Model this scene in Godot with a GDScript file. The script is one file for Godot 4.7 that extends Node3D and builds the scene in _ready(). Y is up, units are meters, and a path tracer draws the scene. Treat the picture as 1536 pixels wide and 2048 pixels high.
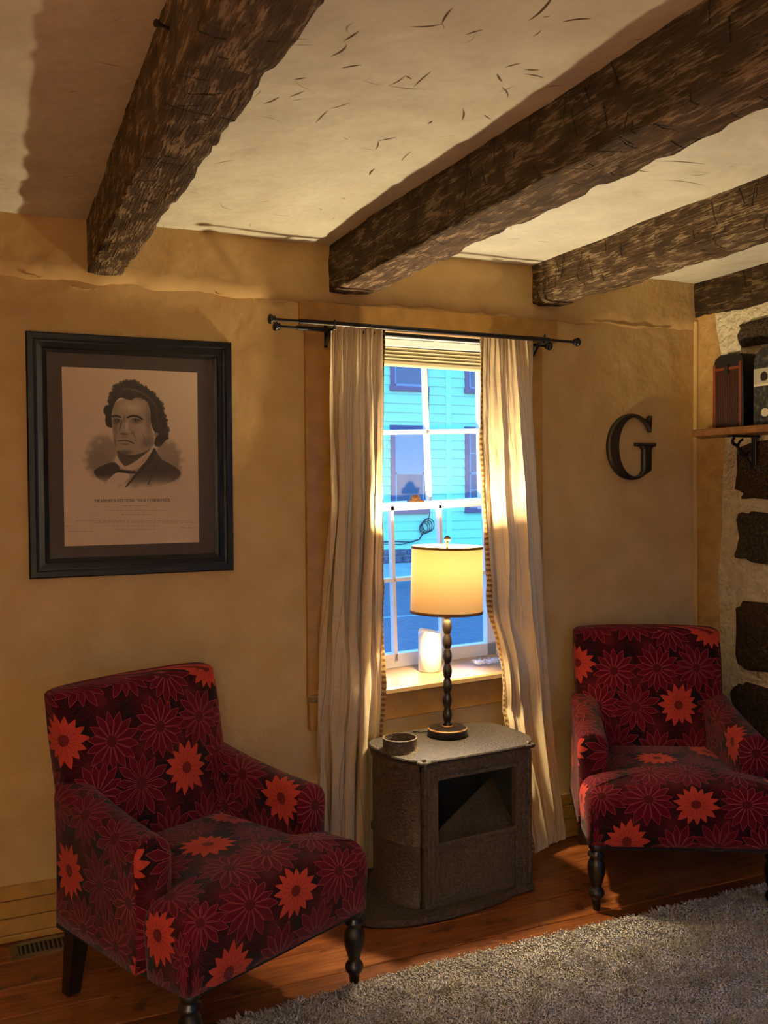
extends Node3D
# A low old room at dusk: lamp in the window, two flowered armchairs, hewn ceiling beams.

const CEIL := 2.235
const RW := 2.842          # right wall
const LW := -2.3           # left wall, out of the frame
const BZ := 4.5            # back of the room, behind the camera

var M := {}
var rng := RandomNumberGenerator.new()
var taken := {}


# ------------------------------------------------------------------ mesh builder
class MB:
	var v := PackedVector3Array()
	var uv := PackedVector2Array()
	var sm := PackedInt32Array()
	var p0 := 0
	var xf := Transform3D()

	func begin() -> void:
		p0 = v.size()

	func tri(a: Vector3, b: Vector3, c: Vector3, ua: Vector2, ub: Vector2, uc: Vector2, s := -1) -> void:
		v.append(xf * a); v.append(xf * b); v.append(xf * c)
		uv.append(ua); uv.append(ub); uv.append(uc)
		sm.append(s)

	func quad(a: Vector3, b: Vector3, c: Vector3, d: Vector3, ua: Vector2, ub: Vector2, uc: Vector2, ud: Vector2, s := -1) -> void:
		tri(a, b, c, ua, ub, uc, s)
		tri(a, c, d, ua, uc, ud, s)

	# turn the piece begun at begin() so that its faces look outwards (Godot: clockwise)
	func orient() -> void:
		var n := v.size()
		if n <= p0:
			return
		var o := v[p0]
		var vol := 0.0
		for i in range(p0, n, 3):
			vol += (v[i] - o).dot((v[i + 1] - o).cross(v[i + 2] - o))
		if vol > 0.0:
			for i in range(p0, n, 3):
				var t := v[i + 1]; v[i + 1] = v[i + 2]; v[i + 2] = t
				var q := uv[i + 1]; uv[i + 1] = uv[i + 2]; uv[i + 2] = q
		p0 = n

	static func boxuv(p: Vector3, n: Vector3) -> Vector2:
		var a := n.abs()
		if a.x >= a.y and a.x >= a.z:
			return Vector2(p.z, p.y)
		if a.y >= a.z:
			return Vector2(p.x, p.z)
		return Vector2(p.x, p.y)

	func face(pts: Array, s := -1) -> void:
		var n: Vector3 = (pts[1] - pts[0]).cross(pts[2] - pts[0])
		for i in range(1, pts.size() - 1):
			tri(pts[0], pts[i], pts[i + 1], boxuv(pts[0], n), boxuv(pts[i], n), boxuv(pts[i + 1], n), s)

	# face of a convex body about centre c, oriented one by one
	func cface(pts: Array, c: Vector3) -> void:
		var n: Vector3 = (pts[1] - pts[0]).cross(pts[2] - pts[0])
		if n.dot(pts[0] - c) > 0.0:
			pts.reverse()
		face(pts)

	# chamfered box from its lowest to its highest corner
	func box(lo: Vector3, hi: Vector3, ch := 0.003) -> void:
		var c := (lo + hi) * 0.5
		var h := (hi - lo) * 0.5
		var k := minf(ch, 0.45 * minf(h.x, minf(h.y, h.z)))
		var P := {}
		for x in [-1, 1]:
			for y in [-1, 1]:
				for z in [-1, 1]:
					var q := Vector3(x, y, z)
					var e := c + Vector3(h.x * x, h.y * y, h.z * z)
					P[[x, y, z]] = [e - Vector3(0, k * y, k * z), e - Vector3(k * x, 0, k * z), e - Vector3(k * x, k * y, 0)]
		begin()
		for s in [-1, 1]:
			cface([P[[s, -1, -1]][0], P[[s, 1, -1]][0], P[[s, 1, 1]][0], P[[s, -1, 1]][0]], c)
			cface([P[[-1, s, -1]][1], P[[1, s, -1]][1], P[[1, s, 1]][1], P[[-1, s, 1]][1]], c)
			cface([P[[-1, -1, s]][2], P[[1, -1, s]][2], P[[1, 1, s]][2], P[[-1, 1, s]][2]], c)
			for t in [-1, 1]:
				cface([P[[-1, s, t]][1], P[[1, s, t]][1], P[[1, s, t]][2], P[[-1, s, t]][2]], c)
				cface([P[[s, -1, t]][0], P[[s, 1, t]][0], P[[s, 1, t]][2], P[[s, -1, t]][2]], c)
				cface([P[[s, t, -1]][0], P[[s, t, 1]][0], P[[s, t, 1]][1], P[[s, t, -1]][1]], c)
				for w in [-1, 1]:
					cface([P[[s, t, w]][0], P[[s, t, w]][1], P[[s, t, w]][2]], c)
		p0 = v.size()

	# eight free corners: bottom four then top four, same order round
	func hexa(q: Array) -> void:
		var c := Vector3()
		for p in q:
			c += p / 8.0
		cface([q[0], q[1], q[2], q[3]], c)
		cface([q[4], q[5], q[6], q[7]], c)
		for i in 4:
			var j := (i + 1) % 4
			cface([q[i], q[j], q[4 + j], q[4 + i]], c)
		p0 = v.size()

	# rows of points; closed_u joins the row ends; caps close first and last row
	func grid(rows: Array, uvs: Array, closed_u := false, cap := false, s := 0, turned := false) -> void:
		if turned:
			rows = rows.duplicate()
			uvs = uvs.duplicate()
			rows.reverse()
			uvs.reverse()
		begin()
		var nr := rows.size()
		for j in nr - 1:
			var a: PackedVector3Array = rows[j]
			var b: PackedVector3Array = rows[j + 1]
			var ua: PackedVector2Array = uvs[j]
			var ub: PackedVector2Array = uvs[j + 1]
			var n := a.size()
			for i in (n if closed_u else n - 1):
				var k := (i + 1) % n
				var m := i + 1
				quad(a[i], a[k], b[k], b[i], ua[i], ua[m if closed_u else k], ub[m if closed_u else k], ub[i], s)
		if cap:
			for e in [0, nr - 1]:
				var r: PackedVector3Array = rows[e]
				var u: PackedVector2Array = uvs[e]
				var c := Vector3()
				var cu := Vector2()
				for i in r.size():
					c += r[i] / r.size()
					cu += u[i] / r.size()
				for i in r.size():
					var k := (i + 1) % r.size()
					if e == 0:
						tri(c, r[k], r[i], cu, u[k], u[i], s + 1)
					else:
						tri(c, r[i], r[k], cu, u[i], u[k], s + 1)
		if closed_u:
			orient()
		p0 = v.size()

	# profile of (radius, height); a repeated point makes a sharp edge
	func lathe(pr: Array, seg := 28, ax := Vector3()) -> void:
		begin()
		var s := 0
		var run := 0.0
		for j in pr.size() - 1:
			var p: Vector2 = pr[j]
			var q: Vector2 = pr[j + 1]
			var d := p.distance_to(q)
			if d < 1e-6:
				s += 1
				continue
			for i in seg:
				var a0 := TAU * i / seg
				var a1 := TAU * (i + 1) / seg
				var c0 := Vector3(cos(a0), 0, sin(a0))
				var c1 := Vector3(cos(a1), 0, sin(a1))
				var u0 := float(i) / seg
				var u1 := float(i + 1) / seg
				var A := ax + c0 * p.x + Vector3(0, p.y, 0)
				var B := ax + c1 * p.x + Vector3(0, p.y, 0)
				var C := ax + c1 * q.x + Vector3(0, q.y, 0)
				var D := ax + c0 * q.x + Vector3(0, q.y, 0)
				if p.x > 1e-6:
					tri(A, B, C, Vector2(u0, run), Vector2(u1, run), Vector2(u1, run + d), s)
				if q.x > 1e-6:
					tri(A, C, D, Vector2(u0, run), Vector2(u1, run + d), Vector2(u0, run + d), s)
			run += d
		orient()

	func tube(path: Array, r: float, seg := 8, r1 := -1.0) -> void:
		var rows := []
		var uvs := []
		var run := 0.0
		var n := path.size()
		var up := Vector3.UP
		for i in n:
			var t: Vector3 = (path[mini(i + 1, n - 1)] - path[maxi(i - 1, 0)]).normalized()
			if absf(t.dot(up)) > 0.98:
				up = Vector3.RIGHT if absf(t.x) < 0.9 else Vector3.FORWARD
			var sd := t.cross(up).normalized()
			up = sd.cross(t).normalized()
			var rr := r if r1 < 0.0 else lerpf(r, r1, float(i) / (n - 1))
			var row := PackedVector3Array()
			var u := PackedVector2Array()
			if i:
				run += path[i].distance_to(path[i - 1])
			for k in seg:
				var a := TAU * k / seg
				row.append(path[i] + (sd * cos(a) + up * sin(a)) * rr)
				u.append(Vector2(float(k) / seg, run))
			u.append(Vector2(1, run))
			rows.append(row)
			uvs.append(u)
		grid(rows, uvs, true, true)

	# outline in (x, y) pulled along z from z0 to z1, edges at z1 (and z0) bevelled
	func extrude(poly: PackedVector2Array, z0: float, z1: float, bev := 0.0, both := false) -> void:
		begin()
		var n := poly.size()
		var area := 0.0
		for i in n:
			area += poly[i].cross(poly[(i + 1) % n])
		var sg := 1.0 if area > 0.0 else -1.0
		var inn := PackedVector2Array()
		for i in n:
			var a := (poly[i] - poly[(i + n - 1) % n]).normalized()
			var b := (poly[(i + 1) % n] - poly[i]).normalized()
			var na := Vector2(-a.y, a.x) * sg
			var nb := Vector2(-b.y, b.x) * sg
			var m := (na + nb)
			m = m.normalized() / maxf(0.4, m.normalized().dot(na))
			inn.append(poly[i] + m * bev)
		var layers := []
		if both and bev > 0.0:
			layers.append([inn, z0])
			layers.append([poly, z0 + bev])
		else:
			layers.append([poly, z0])
		if bev > 0.0:
			layers.append([poly, z1 - bev])
			layers.append([inn, z1])
		else:
			layers.append([poly, z1])
		for l in layers.size() - 1:
			var A: PackedVector2Array = layers[l][0]
			var B: PackedVector2Array = layers[l + 1][0]
			var run := 0.0
			for i in n:
				var k := (i + 1) % n
				var d := poly[i].distance_to(poly[k])
				var za: float = layers[l][1]
				var zb: float = layers[l + 1][1]
				quad(Vector3(A[i].x, A[i].y, za), Vector3(A[k].x, A[k].y, za), Vector3(B[k].x, B[k].y, zb), Vector3(B[i].x, B[i].y, zb), Vector2(run, za), Vector2(run + d, za), Vector2(run + d, zb), Vector2(run, zb))
				run += d
		for e in [0, layers.size() - 1]:
			var L: PackedVector2Array = layers[e][0]
			var z: float = layers[e][1]
			var t := Geometry2D.triangulate_polygon(L)
			for i in range(0, t.size(), 3):
				var a := L[t[i]]
				var b := L[t[i + 1]]
				var c := L[t[i + 2]]
				if ((b - a).cross(c - a) * sg > 0.0) == (e == 0):
					var q := b; b = c; c = q
				tri(Vector3(a.x, a.y, z), Vector3(b.x, b.y, z), Vector3(c.x, c.y, z), a, b, c)
		orient()

	func mesh() -> ArrayMesh:
		var st := SurfaceTool.new()
		st.begin(Mesh.PRIMITIVE_TRIANGLES)
		for t in sm.size():
			st.set_smooth_group(sm[t])
			for k in 3:
				st.set_uv(uv[t * 3 + k])
				st.add_vertex(v[t * 3 + k])
		st.generate_normals()
		return st.commit()


# ------------------------------------------------------------------ nodes
func numbered(called: String) -> String:
	if not taken.has(called):
		taken[called] = 0
		return called
	taken[called] += 1
	return "%s_%03d" % [called, taken[called]]


func put(called: String, mesh: Mesh, m: Material, parent: Node = self) -> MeshInstance3D:
	var o := MeshInstance3D.new()
	if parent == self:
		o.name = numbered(called)
	else:
		var k := 0
		var nm := called
		while parent.has_node(nm):
			k += 1
			nm = "%s_%03d" % [called, k]
		o.name = nm
	o.mesh = mesh
	o.material_override = null
	if mesh.get_surface_count():
		o.set_surface_override_material(0, m)
	o.cast_shadow = GeometryInstance3D.SHADOW_CASTING_SETTING_ON
	parent.add_child(o, true)
	return o


func tag(o: Node, label := "", category := "", group := "", kind := "") -> Node:
	if label: o.set_meta("label", label)
	if category: o.set_meta("category", category)
	if group: o.set_meta("group", group)
	if kind: o.set_meta("kind", kind)
	return o


func thing(called: String, label: String, category: String, at := Vector3(), turn := 0.0, group := "", kind := "") -> Node3D:
	var o := Node3D.new()
	o.name = numbered(called)
	o.position = at
	o.rotation.y = turn
	add_child(o)
	tag(o, label, category, group, kind)
	return o


func bx(called: String, lo: Vector3, hi: Vector3, m: Material, parent: Node = self, ch := 0.003, xf := Transform3D()) -> MeshInstance3D:
	var b := MB.new()
	b.xf = xf
	b.box(lo, hi, ch)
	return put(called, b.mesh(), m, parent)


# ------------------------------------------------------------------ materials
func noise(freq: float, type := FastNoiseLite.TYPE_SIMPLEX_SMOOTH, oct := 4, sd := 1) -> FastNoiseLite:
	var n := FastNoiseLite.new()
	n.noise_type = type
	n.frequency = freq
	n.fractal_octaves = oct
	n.seed = sd
	return n


func noise_tex(freq: float, c0: Color, c1: Color, size := 512, oct := 4, sd := 1, normal := false) -> NoiseTexture2D:
	var t := NoiseTexture2D.new()
	t.width = size; t.height = size
	t.seamless = true
	t.noise = noise(freq, FastNoiseLite.TYPE_SIMPLEX_SMOOTH, oct, sd)
	var g := Gradient.new()
	g.set_color(0, c0); g.set_color(1, c1)
	g.set_offset(0, 0.2); g.set_offset(1, 0.8)
	t.color_ramp = g
	return t


func mat(called: String, c: Color, rough := 0.8, metal := 0.0, spec := 0.5) -> StandardMaterial3D:
	var m := StandardMaterial3D.new()
	m.resource_name = called
	m.albedo_color = c
	m.roughness = rough
	m.metallic = metal
	m.metallic_specular = spec
	M[called] = m
	return m


# colour that wanders between two tones, with a fine relief, mapped in metres
func mottled(called: String, c0: Color, c1: Color, metres: float, rough: float, bump_cm := 0.0, bump_tex: Texture2D = null, spec := 0.4, freq := 0.012) -> StandardMaterial3D:
	var m := mat(called, Color.WHITE, rough, 0.0, spec)
	m.albedo_texture = noise_tex(freq, c0, c1, 512, 5, called.hash() % 1000)
	m.uv1_triplanar = true
	m.uv1_world_triplanar = true
	m.uv1_scale = Vector3.ONE / metres
	if bump_cm > 0.0:
		m.heightmap_enabled = true
		m.heightmap_scale = bump_cm
		m.heightmap_texture = bump_tex
	return m


func img_tex(im: Image) -> ImageTexture:
	return ImageTexture.create_from_image(im)


func mapped(called: String, im: Image, scale: Vector3, rough: float, spec := 0.4) -> StandardMaterial3D:
	var m := mat(called, Color.WHITE, rough, 0.0, spec)
	m.albedo_texture = img_tex(im)
	m.uv1_scale = scale
	return m


func c8(r: int, g: int, b: int) -> Color:
	return Color8(r, g, b)


# hewn timber: [colour, height]
func beam_images() -> Array:
	var w := 1024
	var h := 512
	var im := Image.create(w, h, false, Image.FORMAT_RGB8)
	var hm := Image.create(w, h, false, Image.FORMAT_L8)
	var n1 := noise(0.012, FastNoiseLite.TYPE_SIMPLEX_SMOOTH, 5, 3)
	var n2 := noise(0.03, FastNoiseLite.TYPE_SIMPLEX_SMOOTH, 4, 9)
	var n3 := noise(0.02, FastNoiseLite.TYPE_SIMPLEX_SMOOTH, 4, 21)
	var a1 := n1.get_seamless_image(w, h, false, false, 0.2, true).get_data()
	var dark := Color(0.22, 0.165, 0.12)
	var mid := Color(0.46, 0.38, 0.29)
	var pale := Color(0.70, 0.625, 0.525)
	for y in h:
		for x in w:
			var big := a1[y * w + x] / 255.0
			var grain := n2.get_noise_2d(x * 0.30, y * 5.0) * 0.5 + 0.5
			var fl := n3.get_noise_2d(x * 0.5, y * 1.7) + n3.get_noise_2d(x * 1.3 + 500.0, y * 7.0) * 0.75
			var k := clampf(big * 0.8 + grain * 0.7 - 0.28, 0, 1)
			var c := dark.lerp(mid, k)
			var p := smoothstep(-0.05, 0.62, fl + (big - 0.5) * 0.8)
			c = c.lerp(pale, p * 0.72)
			var ck := n2.get_noise_2d(x * 0.22 + 900.0, y * 2.0)
			var crack := smoothstep(0.028, 0.0, absf(ck)) * smoothstep(0.35, 0.6, big)
			c = c.lerp(Color(0.07, 0.045, 0.03), crack * 0.6)
			im.set_pixel(x, y, c)
			var hh := 0.35 + 0.25 * grain + 0.3 * p - 0.3 * crack
			hm.set_pixel(x, y, Color(hh, hh, hh))
	# adze and saw cuts across the grain
	for i in 130:
		var x0 := rng.randf() * w
		var y0 := rng.randf() * h
		var ln := rng.randf_range(14, 70)
		var sl := rng.randf_range(-0.35, 0.35)
		for t in int(ln):
			for d in rng.randi_range(1, 3):
				var px := posmod(int(x0 + t * sl + d), w)
				var py := posmod(int(y0 + t), h)
				im.set_pixel(px, py, im.get_pixel(px, py) * 0.42)
				hm.set_pixel(px, py, Color(0.12, 0.12, 0.12))
	return [im, hm]


func floral_image() -> Image:
	var w := 1024
	var im := Image.create(w, w, false, Image.FORMAT_RGB8)
	im.fill(Color8(24, 15, 18))
	var r := RandomNumberGenerator.new()
	r.seed = 77
	var n := 5
	var cell := float(w) / n
	var order := []
	for j in n:
		for i in n:
			order.append(Vector2i(i, j))
	for k in range(order.size() - 1, 0, -1):
		var q := r.randi_range(0, k)
		var t: Vector2i = order[k]; order[k] = order[q]; order[q] = t
	# dark daisies first, the solid coral ones over them
	var solid := func(c: Vector2i) -> bool: return (c.x + 2 * c.y) % 5 == 0
	var list := order.filter(func(c): return not solid.call(c)) + order.filter(func(c): return solid.call(c))
	var under := []
	for c in order:
		under.append(Vector2i(c.x + 100, c.y))
	for c in under + list:
		var low: bool = c.x >= 100
		if low:
			c = Vector2i(c.x - 100, c.y)
		var sol: bool = not low and solid.call(c)
		var cx: float = (c.x + 0.5 + r.randf_range(-0.1, 0.1) + (0.25 if c.y % 2 else -0.25)) * cell
		var cy: float = (c.y + 0.5 + r.randf_range(-0.12, 0.12)) * cell
		if low:
			cx += cell * 0.5
			cy += cell * 0.45
		var R := cell * (r.randf_range(0.51, 0.56) if sol else r.randf_range(0.60, 0.67))
		var np := 14 if sol else r.randi_range(12, 15)
		var a0 := r.randf() * TAU
		var fill := Color8(190, 66, 52) if sol else (Color8(40, 9, 14) if low else Color8(90, 13, 27))
		var line := Color8(74, 28, 32) if low else Color8(166, 76, 80)
		var lens := []
		for k in np:
			lens.append(R * r.randf_range(0.82, 1.0))
		var b := int(R) + 3
		for y in range(int(cy) - b, int(cy) + b):
			for x in range(int(cx) - b, int(cx) + b):
				var dx: float = x - cx
				var dy: float = y - cy
				var d2: float = dx * dx + dy * dy
				if d2 > R * R:
					continue
				var d := sqrt(d2)
				var px := posmod(x, w)
				var py := posmod(y, w)
				var rc := R * (0.20 if sol else 0.17)
				if d < rc:
					var dot := sin(x * 0.62) * sin(y * 0.62 + x * 0.2)
					if sol:
						im.set_pixel(px, py, Color8(80, 20, 28).lerp(Color8(128, 38, 36), 0.5 + 0.5 * dot))
					else:
						im.set_pixel(px, py, Color8(56, 11, 18).lerp(Color8(120, 46, 46), 0.35 + 0.35 * dot))
					continue
				var a := (atan2(dy, dx) - a0) / TAU * np
				var k := roundi(a)
				var da := (a - k) * TAU / np
				var L: float = lens[posmod(k, np)]
				var s := d / L
				if s >= 1.0:
					continue
				var wid := L * 0.205 * pow(sin(PI * pow(s, 0.75)), 0.8)
				if not sol:
					wid = minf(wid, d * 0.225)
				else:
					wid = minf(wid, d * 0.226)
				var e := wid - absf(d * sin(da))
				if e <= 0.0:
					continue
				if sol:
					var col := fill
					if absf(da) * d < 1.3 and s < 0.55:
						col = fill.darkened(0.25)
					im.set_pixel(px, py, col)
				else:
					var t := clampf(1.0 - absf(e - 2.0) / 2.0, 0, 1)
					var inner := fill.lerp(Color8(74, 10, 22), clampf(1.0 - s * 1.3, 0, 1))
					im.set_pixel(px, py, inner.lerp(line, t))
	# weave
	for y in w:
		for x in range(y % 2, w, 2):
			im.set_pixel(x, y, im.get_pixel(x, y) * 0.86)
	return im


func curtain_image() -> Image:
	var w := 512
	var im := Image.create(w, w, false, Image.FORMAT_RGB8)
	var n := noise(0.05, FastNoiseLite.TYPE_SIMPLEX, 3, 5)
	for y in w:
		for x in w:
			var g := n.get_noise_2d(x * 3.0, y * 0.25) * 0.022 + n.get_noise_2d(x * 0.3, y * 4.0) * 0.022
			var c := Color(0.84 + g, 0.755 + g, 0.625 + g)
			var u := fposmod(x, 42.67)
			if absf(u - 8.0) < 1.0:
				c = c.lerp(Color(0.30, 0.22, 0.19), 0.38 + 0.25 * sin(y * 1.2))
			im.set_pixel(x, y, c)
	return im


func hem_image() -> Image:
	var im := Image.create(64, 256, false, Image.FORMAT_RGB8)
	var n := noise(0.06, FastNoiseLite.TYPE_SIMPLEX, 3, 8)
	for y in 256:
		for x in 64:
			var g := n.get_noise_2d(x, y) * 0.14
			var rung := smoothstep(-0.2, 0.5, sin(y * TAU / 32.0 + g * 6.0)) * smoothstep(0.0, 0.25, x / 64.0) * smoothstep(1.0, 0.75, x / 64.0)
			var c := Color(0.62 + g, 0.52 + g, 0.36 + g).lerp(Color(0.34, 0.23, 0.13), rung * 0.8)
			im.set_pixel(x, y, c)
	return im


func floor_image() -> Image:
	var w := 1024
	var h := 256
	var im := Image.create(w, h, false, Image.FORMAT_RGB8)
	var n := noise(0.02, FastNoiseLite.TYPE_SIMPLEX_SMOOTH, 4, 31)
	for y in h:
		for x in w:
			var g := n.get_noise_2d(x * 0.25, y * 3.5)
			var b := n.get_noise_2d(x * 0.6 + 300, y * 0.9)
			var k := clampf(0.5 + g * 0.7 + b * 0.35, 0, 1)
			var c := Color(0.46, 0.245, 0.125).lerp(Color(0.68, 0.40, 0.20), k)
			if b < -0.38:
				c = c.lerp(Color(0.28, 0.13, 0.06), clampf((-0.38 - b) * 4.0, 0, 0.7))
			im.set_pixel(x, y, c)
	return im


# old plaster ceiling, three metres to the side, with brown scores and hairs of lath
func ceiling_image() -> Image:
	var w := 2048
	var im := Image.create(w, w, false, Image.FORMAT_RGB8)
	var base := Color(0.865, 0.85, 0.795)
	im.fill(base)
	var n := noise(0.9, FastNoiseLite.TYPE_SIMPLEX_SMOOTH, 4, 13)
	for y in range(0, w, 4):
		for x in range(0, w, 4):
			var g := n.get_noise_2d(x * 0.006, y * 0.006) * 0.05 + n.get_noise_2d(x * 0.05, y * 0.05) * 0.02
			im.fill_rect(Rect2i(x, y, 4, 4), Color(base.r + g, base.g + g * 1.05, base.b + g * 1.1))
	var S := [
		0.77, 1.54, 0.82, 1.57, 0.82, 1.57, 0.81, 1.63, 0.88, 1.55, 0.9, 1.58, 0.96, 1.64, 0.95, 1.73, 1.02, 1.66, 1.06, 1.69,
		1.0, 1.59, 1.0, 1.62, 0.72, 1.33, 0.75, 1.36, 0.84, 1.29, 0.85, 1.35, 0.85, 1.35, 0.87, 1.34, 0.84, 1.29, 0.92, 1.31,
		0.89, 1.31, 0.89, 1.39, 1.02, 1.46, 1.04, 1.49, 1.06, 1.47, 1.09, 1.48, 1.07, 1.45, 1.12, 1.45, 1.02, 1.43, 1.05, 1.4,
		1.06, 1.38, 1.1, 1.34, 1.07, 1.19, 1.04, 1.25, 0.97, 0.93, 0.95, 0.99, 0.95, 0.99, 0.98, 1.03, 1.07, 0.87, 1.06, 0.95,
		1.04, 0.73, 1.03, 0.79, 1.01, 1.14, 1.01, 1.16, 1.1, 1.24, 1.13, 1.22, 0.68, 1.44, 0.69, 1.49, 0.68, 1.37, 0.69, 1.43,
		0.67, 1.15, 0.69, 1.19, 0.63, 0.66, 0.67, 0.71, 0.77, 1.13, 0.8, 1.18, 1.65, 1.06, 1.72, 1.06, 1.68, 1.13, 1.81, 1.17,
		1.79, 1.02, 1.94, 1.03, 1.58, 1.3, 1.63, 1.33, 0.65, 1.24, 0.67, 1.26, 0.63, 1.09, 0.65, 1.14, 0.77, 1.04, 0.77, 1.12]
	var r := RandomNumberGenerator.new()
	r.seed = 4
	var list := []
	for i in range(0, S.size(), 4):
		list.append([Vector2(S[i], S[i + 1]), Vector2(S[i + 2], S[i + 3]), r.randf_range(-0.10, 0.10), r.randf_range(0.4, 0.75), r.randf_range(0.9, 1.9)])
	for i in 260:
		var a := Vector2(r.randf() * 3.0, r.randf() * 3.0)
		var d := Vector2.from_angle(r.randf() * TAU) * r.randf_range(0.015, 0.07)
		list.append([a, a + d, r.randf_range(-0.25, 0.25), r.randf_range(0.08, 0.3), r.randf_range(0.7, 1.5)])
	for s in list:
		var a: Vector2 = s[0] / 3.0 * w
		var b: Vector2 = s[1] / 3.0 * w
		var nrm: Vector2 = (b - a).orthogonal() * s[2]
		var steps := int(a.distance_to(b) * 1.5) + 2
		for t in steps:
			var f := float(t) / steps
			var p: Vector2 = a.lerp(b, f) + nrm * 4.0 * f * (1.0 - f)
			var wd: float = s[4] * sin(PI * (0.08 + 0.84 * f))
			for dy in range(-3, 4):
				for dx in range(-3, 4):
					var q := Vector2(roundf(p.x) + dx, roundf(p.y) + dy)
					var k: float = clampf(wd + 0.5 - q.distance_to(p), 0, 1) * s[3]
					if k > 0.0:
						var X := posmod(int(q.x), w)
						var Y := posmod(int(q.y), w)
						im.set_pixel(X, Y, im.get_pixel(X, Y).lerp(Color(0.30, 0.21, 0.12), k * 0.7))
	return im


# an engraved bust of a man on a sheet of paper, with small print under it
class Print:
	var W := 480
	var H := 634
	var a := PackedFloat32Array()
	func _init() -> void:
		a.resize(W * H)
		a.fill(1.0)
	func at(X: float, Y: float) -> Vector2:
		var u := (X - 70.0) / 1385.0
		var q := 0.5
		for i in 3:
			q = (Y - 15.0 - 60.0 * u) / (1843.0 - 103.0 * u)
			u = (X - 70.0 - 38.0 * q) / (1385.0 - 8.0 * q)
		return Vector2(u * W, q * H)
	func poly(pts: Array, val: float, al := 1.0, fade0 := 0.0, fade1 := 0.0) -> void:
		var P := PackedVector2Array()
		for i in range(0, pts.size(), 2):
			P.append(at(pts[i], pts[i + 1]))
		for it in 2:
			var Q := PackedVector2Array()
			for i in P.size():
				var nx := P[(i + 1) % P.size()]
				Q.append(P[i].lerp(nx, 0.2)); Q.append(P[i].lerp(nx, 0.8))
			P = Q
		var lo := P[0]
		var hi := P[0]
		for p in P:
			lo = lo.min(p); hi = hi.max(p)
		for y in range(maxi(0, int(lo.y)), mini(H - 1, int(hi.y) + 1) + 1):
			var xs := []
			for i in P.size():
				var p := P[i]
				var q := P[(i + 1) % P.size()]
				if (p.y <= y) != (q.y <= y):
					xs.append(p.x + (y - p.y) / (q.y - p.y) * (q.x - p.x))
			xs.sort()
			var k := al
			if fade1 > fade0:
				k *= 1.0 - smoothstep(at(700, fade0).y, at(700, fade1).y, float(y))
			for i in range(0, xs.size() - 1, 2):
				for x in range(maxi(0, ceili(xs[i])), mini(W - 1, floori(xs[i + 1])) + 1):
					a[y * W + x] = lerpf(a[y * W + x], val, k)
	func blob(X: float, Y: float, rx: float, ry: float, val: float, al: float, rot := 0.0, hard := 0.0) -> void:
		var c := at(X, Y)
		var kx := W / 1385.0
		var Rx := rx * kx
		var Ry := ry * kx
		var b := int(maxf(Rx, Ry)) + 2
		for y in range(maxi(0, int(c.y) - b), mini(H - 1, int(c.y) + b) + 1):
			for x in range(maxi(0, int(c.x) - b), mini(W - 1, int(c.x) + b) + 1):
				var d := Vector2(x - c.x, y - c.y).rotated(-rot)
				var e := sqrt((d.x / Rx) ** 2 + (d.y / Ry) ** 2)
				var k := al * (1.0 - smoothstep(hard, 1.0, e))
				if k > 0.0:
					a[y * W + x] = lerpf(a[y * W + x], val, k)
	func stroke(pts: Array, wd: float, val: float, al: float) -> void:
		for i in range(0, pts.size() - 2, 2):
			var p := Vector2(pts[i], pts[i + 1])
			var q := Vector2(pts[i + 2], pts[i + 3])
			var n := int(p.distance_to(q) / 4.0) + 1
			for t in n:
				var s := p.lerp(q, float(t) / n)
				blob(s.x, s.y, wd, wd, val, al, 0.0, 0.3)
	func rough(n: FastNoiseLite) -> void:
		for y in H:
			for x in W:
				var v := a[y * W + x]
				var hatch := 0.5 + 0.5 * sin((x * 0.7 + y) * 1.55)
				v += (n.get_noise_2d(x * 6.0, y * 6.0) * 0.22 + (hatch - 0.5) * 0.16) * (1.0 - v) * (0.3 + v)
				a[y * W + x] = clampf(v, 0, 1)


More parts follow.
